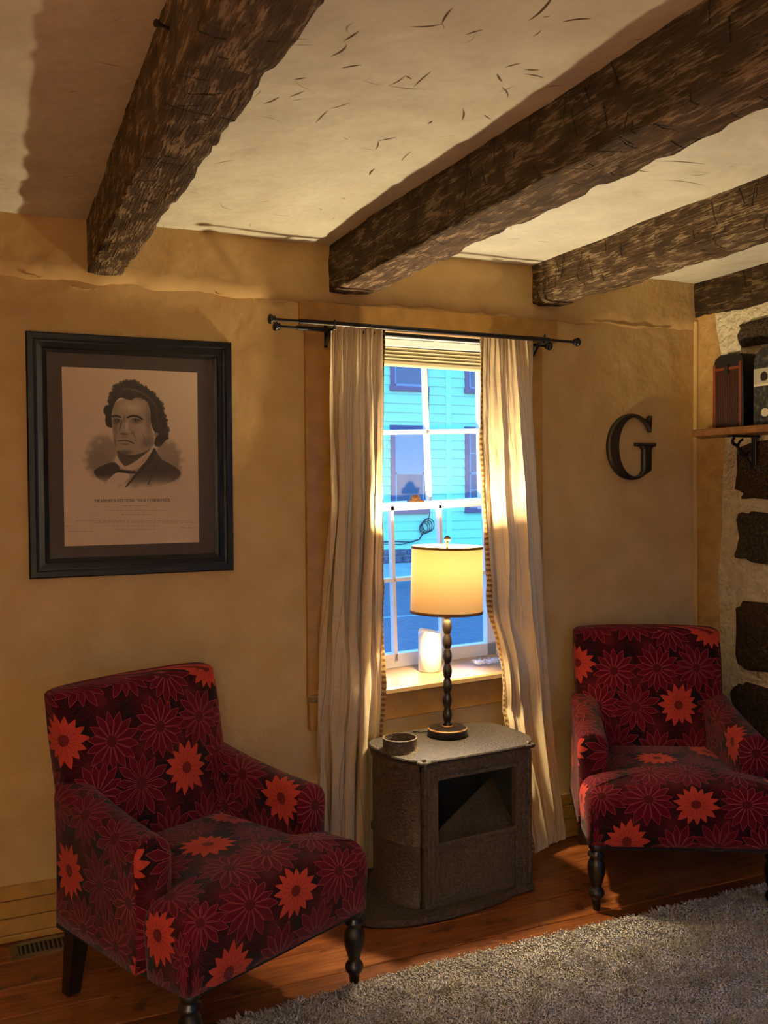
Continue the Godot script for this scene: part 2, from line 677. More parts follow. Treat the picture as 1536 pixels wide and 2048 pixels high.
func print_image() -> Image:
	var p := Print.new()
	# vignette behind the shoulders
	p.blob(470, 900, 190, 240, 0.62, 0.9, 0.2, 0.55)
	p.blob(440, 1010, 160, 170, 0.60, 0.8, 0.0, 0.55)
	p.blob(1150, 930, 165, 230, 0.62, 0.9, -0.2, 0.55)
	p.blob(1180, 1090, 140, 140, 0.58, 0.8, 0.0, 0.5)
	p.blob(820, 1090, 420, 170, 0.62, 0.7, 0.0, 0.5)
	for i in 40:
		var an := i / 40.0 * TAU
		p.blob(800 + 500 * cos(an), 970 + 265 * sin(an), 46, 46, 1.0 if i % 2 else 0.72, 0.55)
	# coat
	p.poly([380, 1085, 450, 1035, 590, 980, 665, 1058, 600, 1115, 505, 1195, 430, 1165], 0.14, 0.92, 1100, 1220)
	p.poly([1000, 830, 1035, 900, 1085, 965, 1200, 1025, 1295, 1095, 1255, 1160, 1100, 1235, 930, 1245, 700, 1250, 830, 1085, 930, 970], 0.2, 0.95, 1080, 1275)
	p.poly([1000, 835, 1030, 900, 960, 1010, 840, 1110, 720, 1250, 700, 1245, 830, 1080, 930, 965], 0.08, 0.8)
	p.stroke([1060, 960, 1000, 1080, 940, 1220], 7, 0.08, 0.6)
	# shirt, neck, collar, tie
	p.poly([600, 1100, 680, 1082, 770, 1130, 655, 1235, 500, 1205], 0.98)
	p.poly([615, 850, 990, 800, 960, 865, 800, 995, 690, 1040, 630, 950], 0.30)
	p.blob(800, 915, 170, 60, 0.10, 0.75, -0.15)
	p.poly([615, 925, 585, 975, 672, 1058, 702, 1040, 640, 965], 0.97)
	p.poly([668, 1060, 780, 1078, 900, 1005, 1000, 850, 965, 860, 800, 990, 690, 1045], 0.95)
	p.blob(900, 960, 80, 26, 0.7, 0.6, -0.9)
	p.poly([598, 1105, 650, 1066, 720, 1078, 825, 1082, 805, 1112, 700, 1102, 640, 1092], 0.08)
	# face
	p.poly([565, 440, 600, 370, 720, 330, 850, 320, 935, 380, 965, 520, 965, 640, 1005, 720, 995, 830, 900, 890, 780, 922, 680, 905, 612, 862, 592, 780, 574, 660, 560, 560], 0.74)
	p.blob(770, 430, 180, 100, 0.95, 0.8)
	p.blob(600, 420, 40, 90, 0.6, 0.5)
	p.blob(870, 650, 100, 120, 0.86, 0.65)
	p.blob(640, 640, 34, 60, 0.8, 0.6)
	p.blob(600, 620, 45, 220, 0.40, 0.6)
	p.blob(940, 560, 50, 240, 0.40, 0.55)
	p.blob(930, 790, 110, 90, 0.36, 0.65, -0.5)
	p.blob(700, 890, 130, 46, 0.28, 0.8)
	p.blob(690, 850, 60, 30, 0.82, 0.7)
	p.blob(600, 790, 26, 90, 0.34, 0.6)
	p.blob(615, 570, 62, 42, 0.22, 0.85)
	p.blob(815, 566, 82, 40, 0.26, 0.8)
	p.blob(690, 545, 26, 60, 0.45, 0.6)
	p.stroke([572, 522, 610, 514, 655, 530], 13, 0.07, 0.9)
	p.stroke([725, 532, 775, 514, 830, 522, 880, 552], 13, 0.07, 0.9)
	p.blob(622, 566, 22, 14, 0.75, 0.7)
	p.blob(812, 562, 28, 14, 0.75, 0.7)
	p.blob(628, 566, 12, 13, 0.04, 1.0, 0.0, 0.5)
	p.blob(806, 562, 13, 13, 0.04, 1.0, 0.0, 0.5)
	p.stroke([592, 556, 622, 548, 655, 560], 5, 0.08, 0.8)
	p.stroke([770, 552, 812, 544, 858, 566], 5, 0.08, 0.8)
	p.stroke([775, 588, 812, 596, 850, 590], 4, 0.35, 0.7)
	p.stroke([668, 560, 655, 620, 640, 676], 9, 0.36, 0.7)
	p.blob(718, 620, 22, 80, 1.0, 0.9, 0.1)
	p.blob(735, 672, 24, 22, 0.9, 0.7)
	p.blob(690, 702, 66, 17, 0.10, 0.85, 0.08)
	p.blob(770, 690, 24, 30, 0.4, 0.7)
	p.stroke([780, 680, 800, 730, 815, 790], 6, 0.36, 0.6)
	p.stroke([880, 700, 905, 760, 900, 830], 7, 0.42, 0.5)
	p.stroke([632, 772, 690, 766, 745, 776, 795, 802], 8, 0.08, 0.9)
	p.blob(700, 806, 66, 15, 0.25, 0.7, 0.1)
	p.blob(700, 788, 50, 9, 0.7, 0.6, 0.1)
	p.blob(700, 735, 50, 14, 0.4, 0.5)
	p.stroke([700, 420, 720, 440, 715, 480], 4, 0.5, 0.5)
	# ear and hair
	p.blob(1030, 705, 40, 36, 0.62, 0.95, -0.6, 0.5)
	p.poly([552, 640, 508, 612, 498, 560, 505, 515, 476, 470, 490, 418, 552, 398, 548, 300, 600, 222, 680, 167, 790, 160, 905, 222, 1010, 300, 1085, 400, 1112, 520, 1148, 640, 1142, 740, 1085, 806, 1022, 836, 1000, 800, 1012, 742, 1055, 690, 1005, 690, 965, 600, 962, 480, 932, 372, 850, 325, 792, 332, 765, 362, 700, 342, 650, 322, 600, 372, 572, 440, 560, 520, 572, 640], 0.13)
	for q in [[520, 430, 34, 1.0], [512, 470, 30, 0.5], [530, 560, 30, 0.3], [532, 610, 28, 1.2], [1120, 640, 34, 0.4], [1125, 720, 34, 0.9], [1075, 780, 36, 0.2], [1030, 560, 40, 0.7]]:
		p.blob(q[0], q[1], q[2], q[2], 0.05, 0.8, 0.0, 0.4)
		p.stroke([q[0] - 14, q[1] + 8, q[0], q[1] - 12, q[0] + 16, q[1] + 2], 4, 0.34, 0.6)
	var curl := RandomNumberGenerator.new()
	curl.seed = 9
	var rim := [552, 398, 548, 300, 600, 222, 680, 170, 790, 164, 905, 226, 1005, 304, 1078, 402, 1105, 520, 1138, 640, 1132, 735, 1078, 798, 1028, 826]
	for i in range(0, rim.size() - 2, 2):
		for k in 3:
			var f := k / 3.0
			p.blob(lerpf(rim[i], rim[i + 2], f) + curl.randf_range(-8, 8), lerpf(rim[i + 1], rim[i + 3], f) + curl.randf_range(-8, 8), curl.randf_range(20, 34), curl.randf_range(20, 34), curl.randf_range(0.06, 0.24), 0.85, 0.0, 0.55)
	for i in 70:
		var t := curl.randf()
		var h := Vector2(lerpf(640, 1060, t), lerpf(250, 520, t * t) + curl.randf_range(-60, 50))
		if t > 0.72:
			h = Vector2(curl.randf_range(990, 1110), curl.randf_range(420, 780))
		var dr := Vector2.from_angle(lerpf(-0.5, 1.5, t) + curl.randf_range(-0.4, 0.4)) * curl.randf_range(24, 52)
		p.stroke([h.x, h.y, h.x + dr.x * 0.5 + 6, h.y + dr.y * 0.5 - 8, h.x + dr.x, h.y + dr.y], 4.0, 0.42 if i % 3 else 0.03, 0.55)
	for i in 16:
		var t := i / 15.0
		p.stroke([620 + 250 * t, 300 - 80 * sin(t * PI) + 20 * (i % 3), 680 + 260 * t, 230 + 60 * t, 760 + 270 * t, 240 + 200 * t * t], 3.5, 0.46, 0.6)
	for i in 9:
		p.stroke([985 + i * 12, 420 + i * 20, 1010 + i * 8, 520 + i * 14, 990 + i * 12, 640 + i * 14], 4, 0.46 if i % 2 else 0.04, 0.6)
	p.rough(noise(0.05, FastNoiseLite.TYPE_SIMPLEX, 2, 6))
	# lines too small to read
	var r := RandomNumberGenerator.new()
	r.seed = 12
	for ln in [[1440, 690, 945], [1487, 490, 1145], [1530, 670, 975], [1592, 215, 1400], [1610, 390, 1260], [1645, 575, 1050], [1683, 600, 1025], [1650, 120, 200], [1705, 150, 405], [1612, 1290, 1460], [1665, 1300, 1440]]:
		var X: float = ln[1]
		while X < ln[2]:
			var l := r.randf_range(14, 46)
			var s := Vector2(X, ln[0])
			p.stroke([s.x, s.y, minf(s.x + l, ln[2]), s.y], 4.5, 0.42, 0.42)
			X += l + 13
	var im := Image.create(p.W, p.H, false, Image.FORMAT_RGB8)
	for y in p.H:
		for x in p.W:
			var v := 0.0
			for d in [[0, 0, 0.5], [1, 0, 0.125], [-1, 0, 0.125], [0, 1, 0.125], [0, -1, 0.125]]:
				v += p.a[clampi(y + d[1], 0, p.H - 1) * p.W + clampi(x + d[0], 0, p.W - 1)] * d[2]
			im.set_pixel(x, y, Color(0.10, 0.085, 0.075).lerp(Color(0.86, 0.765, 0.665), v))
	return im


func tin_image() -> Image:
	var w := 128
	var im := Image.create(w, 256, false, Image.FORMAT_RGB8)
	var n := noise(0.06, FastNoiseLite.TYPE_CELLULAR, 2, 3)
	for y in 256:
		for x in w:
			var g := clampf(0.45 + n.get_noise_2d(x * 1.4, y) * 0.5, 0.12, 0.8)
			var c := Color(g, g * 0.98, g * 0.92)
			if y > 70 and y < 125:
				c = Color(0.66, 0.64, 0.58)
				if Vector2(x - 40, (y - 98) * 0.8).length() < 13 and y < 112:
					c = Color(0.1, 0.07, 0.05)
			if y > 120 and y < 128:
				c = Color(0.8, 0.78, 0.7)
			if y > 200 and Vector2(x - 44, y - 214).length() < 14:
				c = Color(0.85, 0.8, 0.72)
			im.set_pixel(x, y, c)
	return im


func materials() -> void:
	var plaster := noise_tex(0.02, Color.BLACK, Color.WHITE, 512, 5, 41)
	var swirl := noise_tex(0.03, Color.BLACK, Color.WHITE, 512, 5, 43)
	var rust := noise_tex(0.05, Color.BLACK, Color.WHITE, 512, 5, 47)
	mottled("wall_plaster", c8(203, 170, 114), c8(213, 182, 128), 1.4, 0.75, 0.35, plaster, 0.3)
	mottled("mustard_paint", c8(168, 126, 60), c8(184, 140, 72), 0.5, 0.42, 0.05, plaster, 0.5)
	mottled("whitewash", c8(206, 192, 165), c8(226, 214, 188), 0.5, 0.9, 0.8, swirl, 0.2)
	mottled("fieldstone", c8(40, 28, 20), c8(84, 60, 40), 0.35, 0.85, 0.8, rust, 0.3, 0.03)
	mottled("fieldstone_grey", c8(44, 38, 30), c8(92, 76, 58), 0.3, 0.85, 0.8, rust, 0.3, 0.03)
	mottled("mortar_strip", c8(176, 140, 84), c8(192, 156, 100), 0.6, 0.8, 0.3, swirl, 0.3)
	var cm := mapped("ceiling_plaster", ceiling_image(), Vector3.ONE, 0.85, 0.25)
	cm.heightmap_enabled = true
	cm.heightmap_scale = 0.5
	cm.heightmap_texture = swirl
	var bi := beam_images()
	var bm := mapped("hewn_oak", bi[0], Vector3.ONE, 0.82, 0.3)
	bm.heightmap_enabled = true
	bm.heightmap_scale = 0.9
	bm.heightmap_texture = img_tex(bi[1])
	bm.vertex_color_use_as_albedo = true
	var fi := floor_image()
	for k in 3:
		var fm := mat("pine_board_%d" % k, [Color(1, 1, 1), Color(0.86, 0.84, 0.82), Color(0.94, 0.88, 0.84)][k], 0.36, 0.0, 0.5)
		fm.albedo_texture = M.get("pine_tex", img_tex(fi))
		M["pine_tex"] = fm.albedo_texture
		fm.uv1_scale = Vector3(0.7, 3.0, 1)
		fm.uv1_offset = Vector3(0.31 * k, 0.37 * k, 0)
	var fl := mapped("flowered_cloth", floral_image(), Vector3(1.0 / 0.74, 1.0 / 0.74, 1), 0.92, 0.15)
	fl.rim_enabled = true
	fl.rim = 0.15
	mat("black_wood", c8(22, 18, 16), 0.32, 0.0, 0.5)
	mat("under_cloth", c8(14, 12, 12), 0.95)
	var ci := curtain_image()
	var cu := mapped("striped_linen", ci, Vector3(2, 2, 1), 0.9, 0.15)
	cu.backlight_enabled = true
	cu.backlight = Color(0.52, 0.49, 0.43)
	var hm := mapped("hem_cloth", hem_image(), Vector3(1, 1.6, 1), 0.9, 0.15)
	hm.backlight_enabled = true
	hm.backlight = Color(0.55, 0.5, 0.42)
	mat("rod_iron", c8(24, 20, 24), 0.35, 0.3)
	mat("frame_black", c8(15, 12, 11), 0.42, 0.0, 0.4)
	mat("mat_board", c8(58, 47, 36), 0.9)
	mapped("engraving", print_image(), Vector3.ONE, 0.8, 0.2)
	mat("ink", c8(52, 44, 38), 0.9)
	var pane := mat("clear_glass", Color(1, 1, 1, 0.03), 0.02, 0.0, 0.18)
	pane.transparency = BaseMaterial3D.TRANSPARENCY_ALPHA
	mat("white_paint", c8(232, 232, 230), 0.4)
	mottled("sill_paint", c8(140, 112, 78), c8(150, 122, 86), 0.5, 0.3, 0.03, plaster, 0.5)
	mat("blind_cloth", c8(206, 190, 150), 0.8)
	mat("bronze", c8(92, 60, 34), 0.45, 0.6)
	var wax := mat("candle_wax", c8(212, 208, 200), 0.5)
	wax.subsurf_scatter_enabled = true
	wax.subsurf_scatter_strength = 0.3
	mat("wick", c8(40, 32, 26), 0.9)
	var film := mat("plastic_film", Color(1, 1, 1, 0.22), 0.12, 0.0, 0.7)
	film.transparency = BaseMaterial3D.TRANSPARENCY_ALPHA
	mat("ebonised", c8(26, 21, 18), 0.3, 0.0, 0.5)
	mat("worn_edge", c8(150, 108, 58), 0.5, 0.2)
	var sh := mat("shade_linen", c8(236, 214, 170), 0.9, 0.0, 0.1)
	sh.backlight_enabled = true
	sh.backlight = Color(0.034, 0.020, 0.0075).linear_to_srgb()
	mat("shade_tape", c8(150, 112, 62), 0.9)
	mat("fitter", c8(170, 150, 120), 0.4, 0.8)
	var gl := mat("bulb_glow", Color.WHITE, 0.5)
	gl.emission_enabled = true
	gl.emission = Color(1.0, 0.80, 0.48)
	gl.emission_energy_multiplier = 6.0
	mat("cord_rubber", c8(20, 18, 18), 0.6)
	mottled("stove_iron", c8(66, 53, 39), c8(98, 79, 58), 0.25, 0.66, 0.25, rust, 0.45, 0.03)
	mottled("stove_top_iron", c8(38, 31, 26), c8(56, 46, 37), 0.3, 0.6, 0.15, rust, 0.45, 0.03)
	mat("soot", c8(22, 17, 13), 0.85)
	mat("letter_bronze", c8(44, 34, 27), 0.38, 0.25)
	mottled("shelf_pine", c8(112, 74, 38), c8(140, 96, 52), 0.4, 0.6)
	mat("amber_case", c8(116, 52, 24), 0.35)
	mat("maroon_front", c8(52, 22, 15), 0.4)
	mat("black_tin", c8(16, 13, 11), 0.45)
	mat("nickel", c8(200, 192, 176), 0.3, 0.9)
	mapped("grey_tin", tin_image(), Vector3.ONE, 0.5)
	mat("rusty_nail", c8(46, 30, 20), 0.7, 0.3)
	mat("register_steel", c8(112, 96, 66), 0.5, 0.3)
	mat("vent_dark", c8(8, 7, 6), 0.95)
	mat("rug_backing", c8(226, 208, 196), 0.95)
	var tuft := mat("rug_pile", Color.WHITE, 0.95, 0.0, 0.0)
	tuft.vertex_color_use_as_albedo = true
	# outdoors
	mat("pale_siding", Color(0.93, 0.93, 0.66), 0.7)
	mat("siding_trim", Color(0.97, 0.97, 0.74), 0.6)
	mat("plum_trim", c8(128, 74, 92), 0.6)
	mat("sash_grey", c8(168, 150, 150), 0.5)
	mat("dark_glass", c8(62, 66, 78), 0.15, 0.0, 0.6)
	mat("roller_blind", c8(150, 148, 140), 0.5)
	mottled("street_stone", c8(74, 70, 74), c8(120, 112, 112), 1.2, 0.9, 0.5, rust)
	mat("street_mortar", c8(150, 140, 130), 0.9)
	mottled("pavement", c8(166, 158, 146), c8(184, 176, 164), 2.0, 0.9)
	mottled("asphalt", c8(92, 88, 86), c8(108, 104, 100), 1.5, 0.9)
	mat("kerb_stone", c8(128, 122, 116), 0.9)
	mat("road_paint", c8(150, 146, 140), 0.9)
	mat("cable_black", c8(36, 34, 38), 0.7)
	mat("far_linen", c8(214, 190, 150), 0.9)


# ------------------------------------------------------------------ the scene
func _ready() -> void:
	rng.seed = 20
	# camera
	var cam := Camera3D.new()
	cam.name = "camera"
	cam.fov = 56.54
	cam.near = 0.02
	cam.far = 200.0
	cam.transform = Transform3D(Basis(Vector3(0.9117, -0.0063, 0.4107), Vector3(0.0175, 0.9996, -0.0235), Vector3(-0.4104, 0.0286, 0.9115)).orthonormalized(), Vector3(0, 1.4, 3.123))
	add_child(cam)
	cam.current = true
	# dusk sky
	var env := Environment.new()
	env.background_mode = Environment.BG_SKY
	var sky := Sky.new()
	var ps := ProceduralSkyMaterial.new()
	ps.sky_top_color = Color(0.038, 0.26, 0.88).linear_to_srgb()
	ps.sky_horizon_color = Color(0.050, 0.36, 0.98).linear_to_srgb()
	ps.ground_bottom_color = Color(0.01, 0.04, 0.15).linear_to_srgb()
	ps.ground_horizon_color = Color(0.02, 0.08, 0.3).linear_to_srgb()
	env.background_energy_multiplier = 6.2
	sky.sky_material = ps
	env.sky = sky
	env.tonemap_mode = Environment.TONE_MAPPER_LINEAR
	env.tonemap_exposure = 1.0
	env.sdfgi_enabled = true
	env.ssao_enabled = true
	env.ssil_enabled = true
	var we := WorldEnvironment.new()
	we.name = "world_environment"
	we.environment = env
	add_child(we)
	materials()
	room()
	beams()
	window()
	curtains()
	exterior()
	rug()
	stove()
	lamp()
	chairs()
	picture()
	letter()
	shelf()
	small_things()
	unseen_lamp()


func room() -> void:
	# floor: boards along the window wall
	var fl := thing("floor", "orange brown pine board floor running along the window wall", "floor", Vector3(), 0, "", "structure")
	bx("subfloor", Vector3(LW - 0.1, -0.12, -0.3), Vector3(RW + 0.1, -0.03, BZ + 0.1), M.soot, fl)
	var z := 0.0
	var k := 0
	while z < BZ:
		var w := rng.randf_range(0.115, 0.165)
		var b := MB.new()
		var z1 := minf(z + w - 0.003, BZ)
		var dy := rng.randf_range(-0.0012, 0.0008)
		b.box(Vector3(LW, -0.03, z), Vector3(RW, dy, z1), 0.0025)
		put("floor_board", b.mesh(), M["pine_board_%d" % (k % 3)], fl)
		z += w
		k += 1
	# window wall, with its opening
	var b := MB.new()
	var x0 := 1.255
	var x1 := 2.005
	var y0 := 0.64
	var y1 := 1.96
	b.box(Vector3(LW - 0.1, -0.12, -0.3), Vector3(x0, CEIL + 0.1, 0), 0.0)
	b.box(Vector3(x1, -0.12, -0.3), Vector3(RW + 0.3, CEIL + 0.1, 0), 0.0)
	b.box(Vector3(x0, -0.12, -0.3), Vector3(x1, y0, 0), 0.0)
	b.box(Vector3(x0, y1, -0.3), Vector3(x1, CEIL + 0.1, 0), 0.0)
	var wb := put("wall_back", b.mesh(), M.wall_plaster)
	tag(wb, "tan plastered window wall with cracks below the beams", "wall", "", "structure")
	# thicker plaster coat above the crack
	b = MB.new()
	var rows := []
	var uvs := []
	var nz := noise(3.0, FastNoiseLite.TYPE_SIMPLEX, 4, 2)
	for j in 5:
		var row := PackedVector3Array()
		var u := PackedVector2Array()
		for i in 241:
			var x := LW + (RW - LW) * i / 240.0
			var edge := 2.034 + nz.get_noise_1d(x * 1.5) * 0.012 + (0.006 if sin(x * 5.0) > 0.3 else 0.0)
			var dep := 0.0045 + nz.get_noise_1d(x * 0.8 + 50.0) * 0.0055
			dep = maxf(dep, 0.0004)
			var P: Vector3 = [Vector3(x, edge, -0.002), Vector3(x, edge + 0.001, dep), Vector3(x, edge + 0.05, dep * 0.8 + 0.0006), Vector3(x, edge + 0.12, 0.0012), Vector3(x, CEIL + 0.01, 0.0008)][j]
			row.append(P)
			u.append(Vector2(P.x, P.y))
		rows.append(row)
		uvs.append(u)
	b.grid(rows, uvs, false, false, 0, true)
	put("plaster_coat", b.mesh(), M.wall_plaster, wb)
	# hairline cracks as thin torn lips
	b = MB.new()
	for c in [[0.80, 2.037, 0.98, 2.030], [1.0, 2.024, 1.05, 2.027], [0.34, 2.022, 0.42, 2.02], [0.20, 2.05, 0.29, 2.045], [2.32, 2.043, 2.70, 2.036]]:
		var path := []
		for i in 14:
			var f := i / 13.0
			path.append(Vector3(lerpf(c[0], c[2], f), lerpf(c[1], c[3], f) + rng.randf_range(-0.004, 0.004), 0.004))
		b.tube(path, 0.0035, 5, 0.001)
	put("crack_lip", b.mesh(), M.wall_plaster, wb)
	tag(bx("wall_left", Vector3(LW - 0.1, -0.12, -0.3), Vector3(LW, CEIL + 0.1, BZ + 0.1), M.wall_plaster, self, 0.0), "tan plaster side wall out to the left", "wall", "", "structure")
	b = MB.new()
	b.box(Vector3(LW - 0.1, -0.12, BZ), Vector3(1.95, CEIL + 0.1, BZ + 0.3), 0.0)
	b.box(Vector3(2.75, -0.12, BZ), Vector3(RW + 0.3, CEIL + 0.1, BZ + 0.3), 0.0)
	b.box(Vector3(1.95, -0.12, BZ), Vector3(2.75, 0.70, BZ + 0.3), 0.0)
	b.box(Vector3(1.95, 1.90, BZ), Vector3(2.75, CEIL + 0.1, BZ + 0.3), 0.0)
	tag(put("wall_front", b.mesh(), M.wall_plaster), "tan plaster wall at the far end of the room, with an unseen window", "wall", "", "structure")
	var w2 := thing("window_2", "plain white sash window out of view across the room, placed to cool the light on the rug", "window", Vector3(), 0, "", "structure")  # unseen window, placed to send cool daylight over rug and walls
	for q in [[1.95, 0.70, 2.00, 1.90], [2.70, 0.70, 2.75, 1.90], [1.95, 0.70, 2.75, 0.76], [1.95, 1.85, 2.75, 1.90], [1.95, 1.28, 2.75, 1.32], [2.34, 0.70, 2.36, 1.90]]:
		bx("bar", Vector3(q[0], q[1], BZ + 0.18), Vector3(q[2], q[3], BZ + 0.215), M.white_paint, w2)
	bx("pane", Vector3(1.99, 1.95, BZ + 0.197), Vector3(2.71, 1.86, BZ + 0.200), M.clear_glass, w2, 0.0)
	stone_wall()
	# ceiling
	b = MB.new()
	b.box(Vector3(LW - 0.1, CEIL + 0.02, -0.3), Vector3(RW + 0.3, CEIL + 0.12, BZ + 0.1), 0.0)
	rows = []
	uvs = []
	var nc := noise(1.2, FastNoiseLite.TYPE_SIMPLEX, 3, 12)
	for j in 61:
		var row := PackedVector3Array()
		var u := PackedVector2Array()
		for i in 71:
			var p := Vector3(lerpf(LW, RW, i / 70.0), 0, lerpf(-0.01, BZ, j / 60.0))
			p.y = CEIL + nc.get_noise_2d(p.x, p.z) * 0.006
			row.append(p)
			u.append(Vector2(p.x, p.z) / 3.0)
		rows.append(row)
		uvs.append(u)
	b.grid(rows, uvs, false, false, 0, true)
	tag(put("ceiling", b.mesh(), M.ceiling_plaster), "cream plaster ceiling scored with brown trowel marks between the beams", "ceiling", "", "structure")
	# baseboard in three steps
	b = MB.new()
	b.box(Vector3(LW, 0.0, -0.002), Vector3(RW, 0.022, 0.020), 0.004)
	b.box(Vector3(LW, 0.022, -0.002), Vector3(RW, 0.072, 0.014), 0.003)
	b.box(Vector3(LW, 0.0735, -0.002), Vector3(RW, 0.125, 0.0125), 0.003)
	b.box(Vector3(LW, 0.1265, -0.002), Vector3(RW, 0.172, 0.010), 0.004)
	tag(put("baseboard_back", b.mesh(), M.mustard_paint), "mustard painted stepped baseboard under the picture wall", "baseboard", "", "structure")
	# corner bead beside the stones
	tag(bx("trim_1", Vector3(RW - 0.010, 0.0, 0.0), Vector3(RW + 0.002, 2.075, 0.020), M.wall_plaster, self, 0.004), "narrow painted corner strip where window wall meets stone wall", "trim", "", "structure")


func stone_wall() -> void:
	var w := thing("wall_right", "whitewashed wall of dark rough fieldstones at the right", "wall", Vector3(), 0, "", "structure")
	bx("mortar_bed", Vector3(RW + 0.006, -0.12, -0.3), Vector3(RW + 0.3, CEIL + 0.1, BZ + 0.1), M.whitewash, w, 0.0)
	# smooth painted strip beside the corner, its far edge wavy
	var b := MB.new()
	var rows := []
	var uvs := []
	for j in 23:
		var y := CEIL * j / 22.0
		var e := 0.150 + 0.012 * sin(y * 5.0) + 0.006 * sin(y * 17.0) - 0.03 * smoothstep(1.8, 2.1, y)
		var row := PackedVector3Array([Vector3(RW + 0.004, y, -0.01), Vector3(RW, y, 0.004), Vector3(RW, y, e - 0.03), Vector3(RW + 0.004, y, e), Vector3(RW + 0.012, y, e + 0.004)])
		rows.append(row)
		var u := PackedVector2Array()
		for p in row:
			u.append(Vector2(p.z, p.y))
		uvs.append(u)
	b.grid(rows, uvs, false, false, 0, true)
	put("plaster_strip", b.mesh(), M.mortar_strip, w)
	var r := RandomNumberGenerator.new()
	r.seed = 5
	# first column as the photograph shows it, then courses running on into the room
	var list := [[1.93, 2.03, 0.245, 0.56], [1.64, 1.86, 0.33, 0.62], [1.335, 1.56, 0.245, 0.60], [1.085, 1.285, 0.235, 0.63], [0.66, 0.935, 0.245, 0.58], [0.36, 0.60, 0.22, 0.6], [0.05, 0.31, 0.24, 0.55]]
	var z := 0.68
	while z < 2.6:
		var wd := r.randf_range(0.26, 0.5)
		var y := r.randf_range(0.02, 0.1)
		while y < 1.9:
			var hh := r.randf_range(0.14, 0.27)
			list.append([y, minf(y + hh, 2.04), z + r.randf_range(-0.03, 0.03), z + wd])
			y += hh + r.randf_range(0.04, 0.09)
		z += wd + r.randf_range(0.05, 0.09)
	var k := 0
	for s in list:
		put("stone", stone(s[2], s[3], s[0], s[1], r.randi()), M.fieldstone if k % 3 else M.fieldstone_grey, w)
		k += 1


func stone(z0: float, z1: float, y0: float, y1: float, sd: int) -> ArrayMesh:
	var n := noise(9.0, FastNoiseLite.TYPE_SIMPLEX, 3, sd % 10000)
	var b := MB.new()
	var rows := []
	var uvs := []
	var c := Vector2((z0 + z1) / 2, (y0 + y1) / 2)
	var h := Vector2((z1 - z0) / 2, (y1 - y0) / 2)
	for ring in [[1.03, 0.02], [1.0, -0.004], [0.95, -0.016], [0.7, -0.022], [0.35, -0.026]]:
		var row := PackedVector3Array()
		var u := PackedVector2Array()
		for i in 33:
			var a := TAU * (i % 32) / 32.0
			var d := Vector2(cos(a), sin(a))
			var q := Vector2(signf(d.x) * pow(absf(d.x), 0.32), signf(d.y) * pow(absf(d.y), 0.32))
			var rag := 1.0 + n.get_noise_2d(q.x * 0.3, q.y * 0.3) * 0.10 + n.get_noise_2d(q.x * 1.2, q.y * 1.2) * 0.05
			var p: Vector2 = c + Vector2(h.x * q.x, h.y * q.y) * ring[0] * rag
			var x: float = RW + 0.006 + ring[1] + n.get_noise_2d(p.x * 1.5, p.y * 1.5) * 0.010
			if i < 32:
				row.append(Vector3(x, p.y, p.x))
			u.append(p)
		rows.append(row)
		uvs.append(u)
	b.grid(rows, uvs, true, true, 0)
	return b.mesh()


# ------------------------------------------------------------------ ceiling beams
func beam(label: String, L: Array, Rr: Array, low: Array, sd: int, tints: Array, uoff: float) -> Node3D:
	# L, Rr: left and right face x at z = 0 and z = 2; low: underside height at both; tints: left, under, right
	var n := noise(1.0, FastNoiseLite.TYPE_SIMPLEX, 4, sd)
	var st := SurfaceTool.new()
	st.begin(Mesh.PRIMITIVE_TRIANGLES)
	var NZ := 200
	var side := 10
	var under := 12
	var P := []
	for j in NZ + 1:
		var z := -0.01 + (BZ + 0.02) * j / NZ
		var f := z / 2.0
		var xl := lerpf(L[0], L[1], minf(f, 1.4))
		var xr := lerpf(Rr[0], Rr[1], minf(f, 1.4))
		var yl := lerpf(low[0], low[1], minf(f, 1.4))
		var row := []
		for i in side + 1:
			row.append([Vector3(xl, lerpf(CEIL + 0.02, yl, float(i) / side), z), 0, float(i) / side])
		for i in range(1, under):
			row.append([Vector3(lerpf(xl, xr, float(i) / under), yl, z), 1, 0.0])
		for i in side + 1:
			row.append([Vector3(xr, lerpf(yl, CEIL + 0.02, float(i) / side), z), 2, 1.0 - float(i) / side])
		var out := []
		var run := 0.0
		for i in row.size():
			var p: Vector3 = row[i][0]
			if i:
				run += p.distance_to(row[i - 1][0])
			var q := p
			var c1 := n.get_noise_3d(p.x * 6.0, p.y * 6.0, z * 2.2)
			var c2 := n.get_noise_3d(p.x * 26.0 + 40.0, p.y * 26.0, z * 13.0)
			var ctr := Vector3((xl + xr) / 2, CEIL, z)
			var away := (p - ctr).normalized()
			away.z = 0
			q += away * (c1 * 0.0055 + c2 * 0.0032)
			# knocked corners
			var el := absf(p.x - xl) + absf(p.y - yl)
			var er := absf(p.x - xr) + absf(p.y - yl)
			var e := minf(el, er)
			if e < 0.03:
				var chip := smoothstep(-0.05, 0.5, n.get_noise_2d(z * 5.0 + (0.0 if el < er else 77.0), sd)) * 0.008 + 0.002
				q -= away * chip * (1.0 - e / 0.03)
			var side_id: int = row[i][1]
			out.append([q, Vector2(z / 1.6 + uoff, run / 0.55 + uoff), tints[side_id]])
		P.append(out)
	for j in NZ:
		for i in P[0].size() - 1:
			for t in [[[j, i], [j + 1, i + 1], [j, i + 1]], [[j, i], [j + 1, i], [j + 1, i + 1]]]:
				for w in t:
					var q = P[w[0]][w[1]]
					st.set_uv(q[1])
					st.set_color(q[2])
					st.add_vertex(q[0])
	st.generate_normals()
	var o := put("ceiling_beam", st.commit(), M.hewn_oak)
	tag(o, label, "beam", "hewn ceiling beams", "thing")
	return o


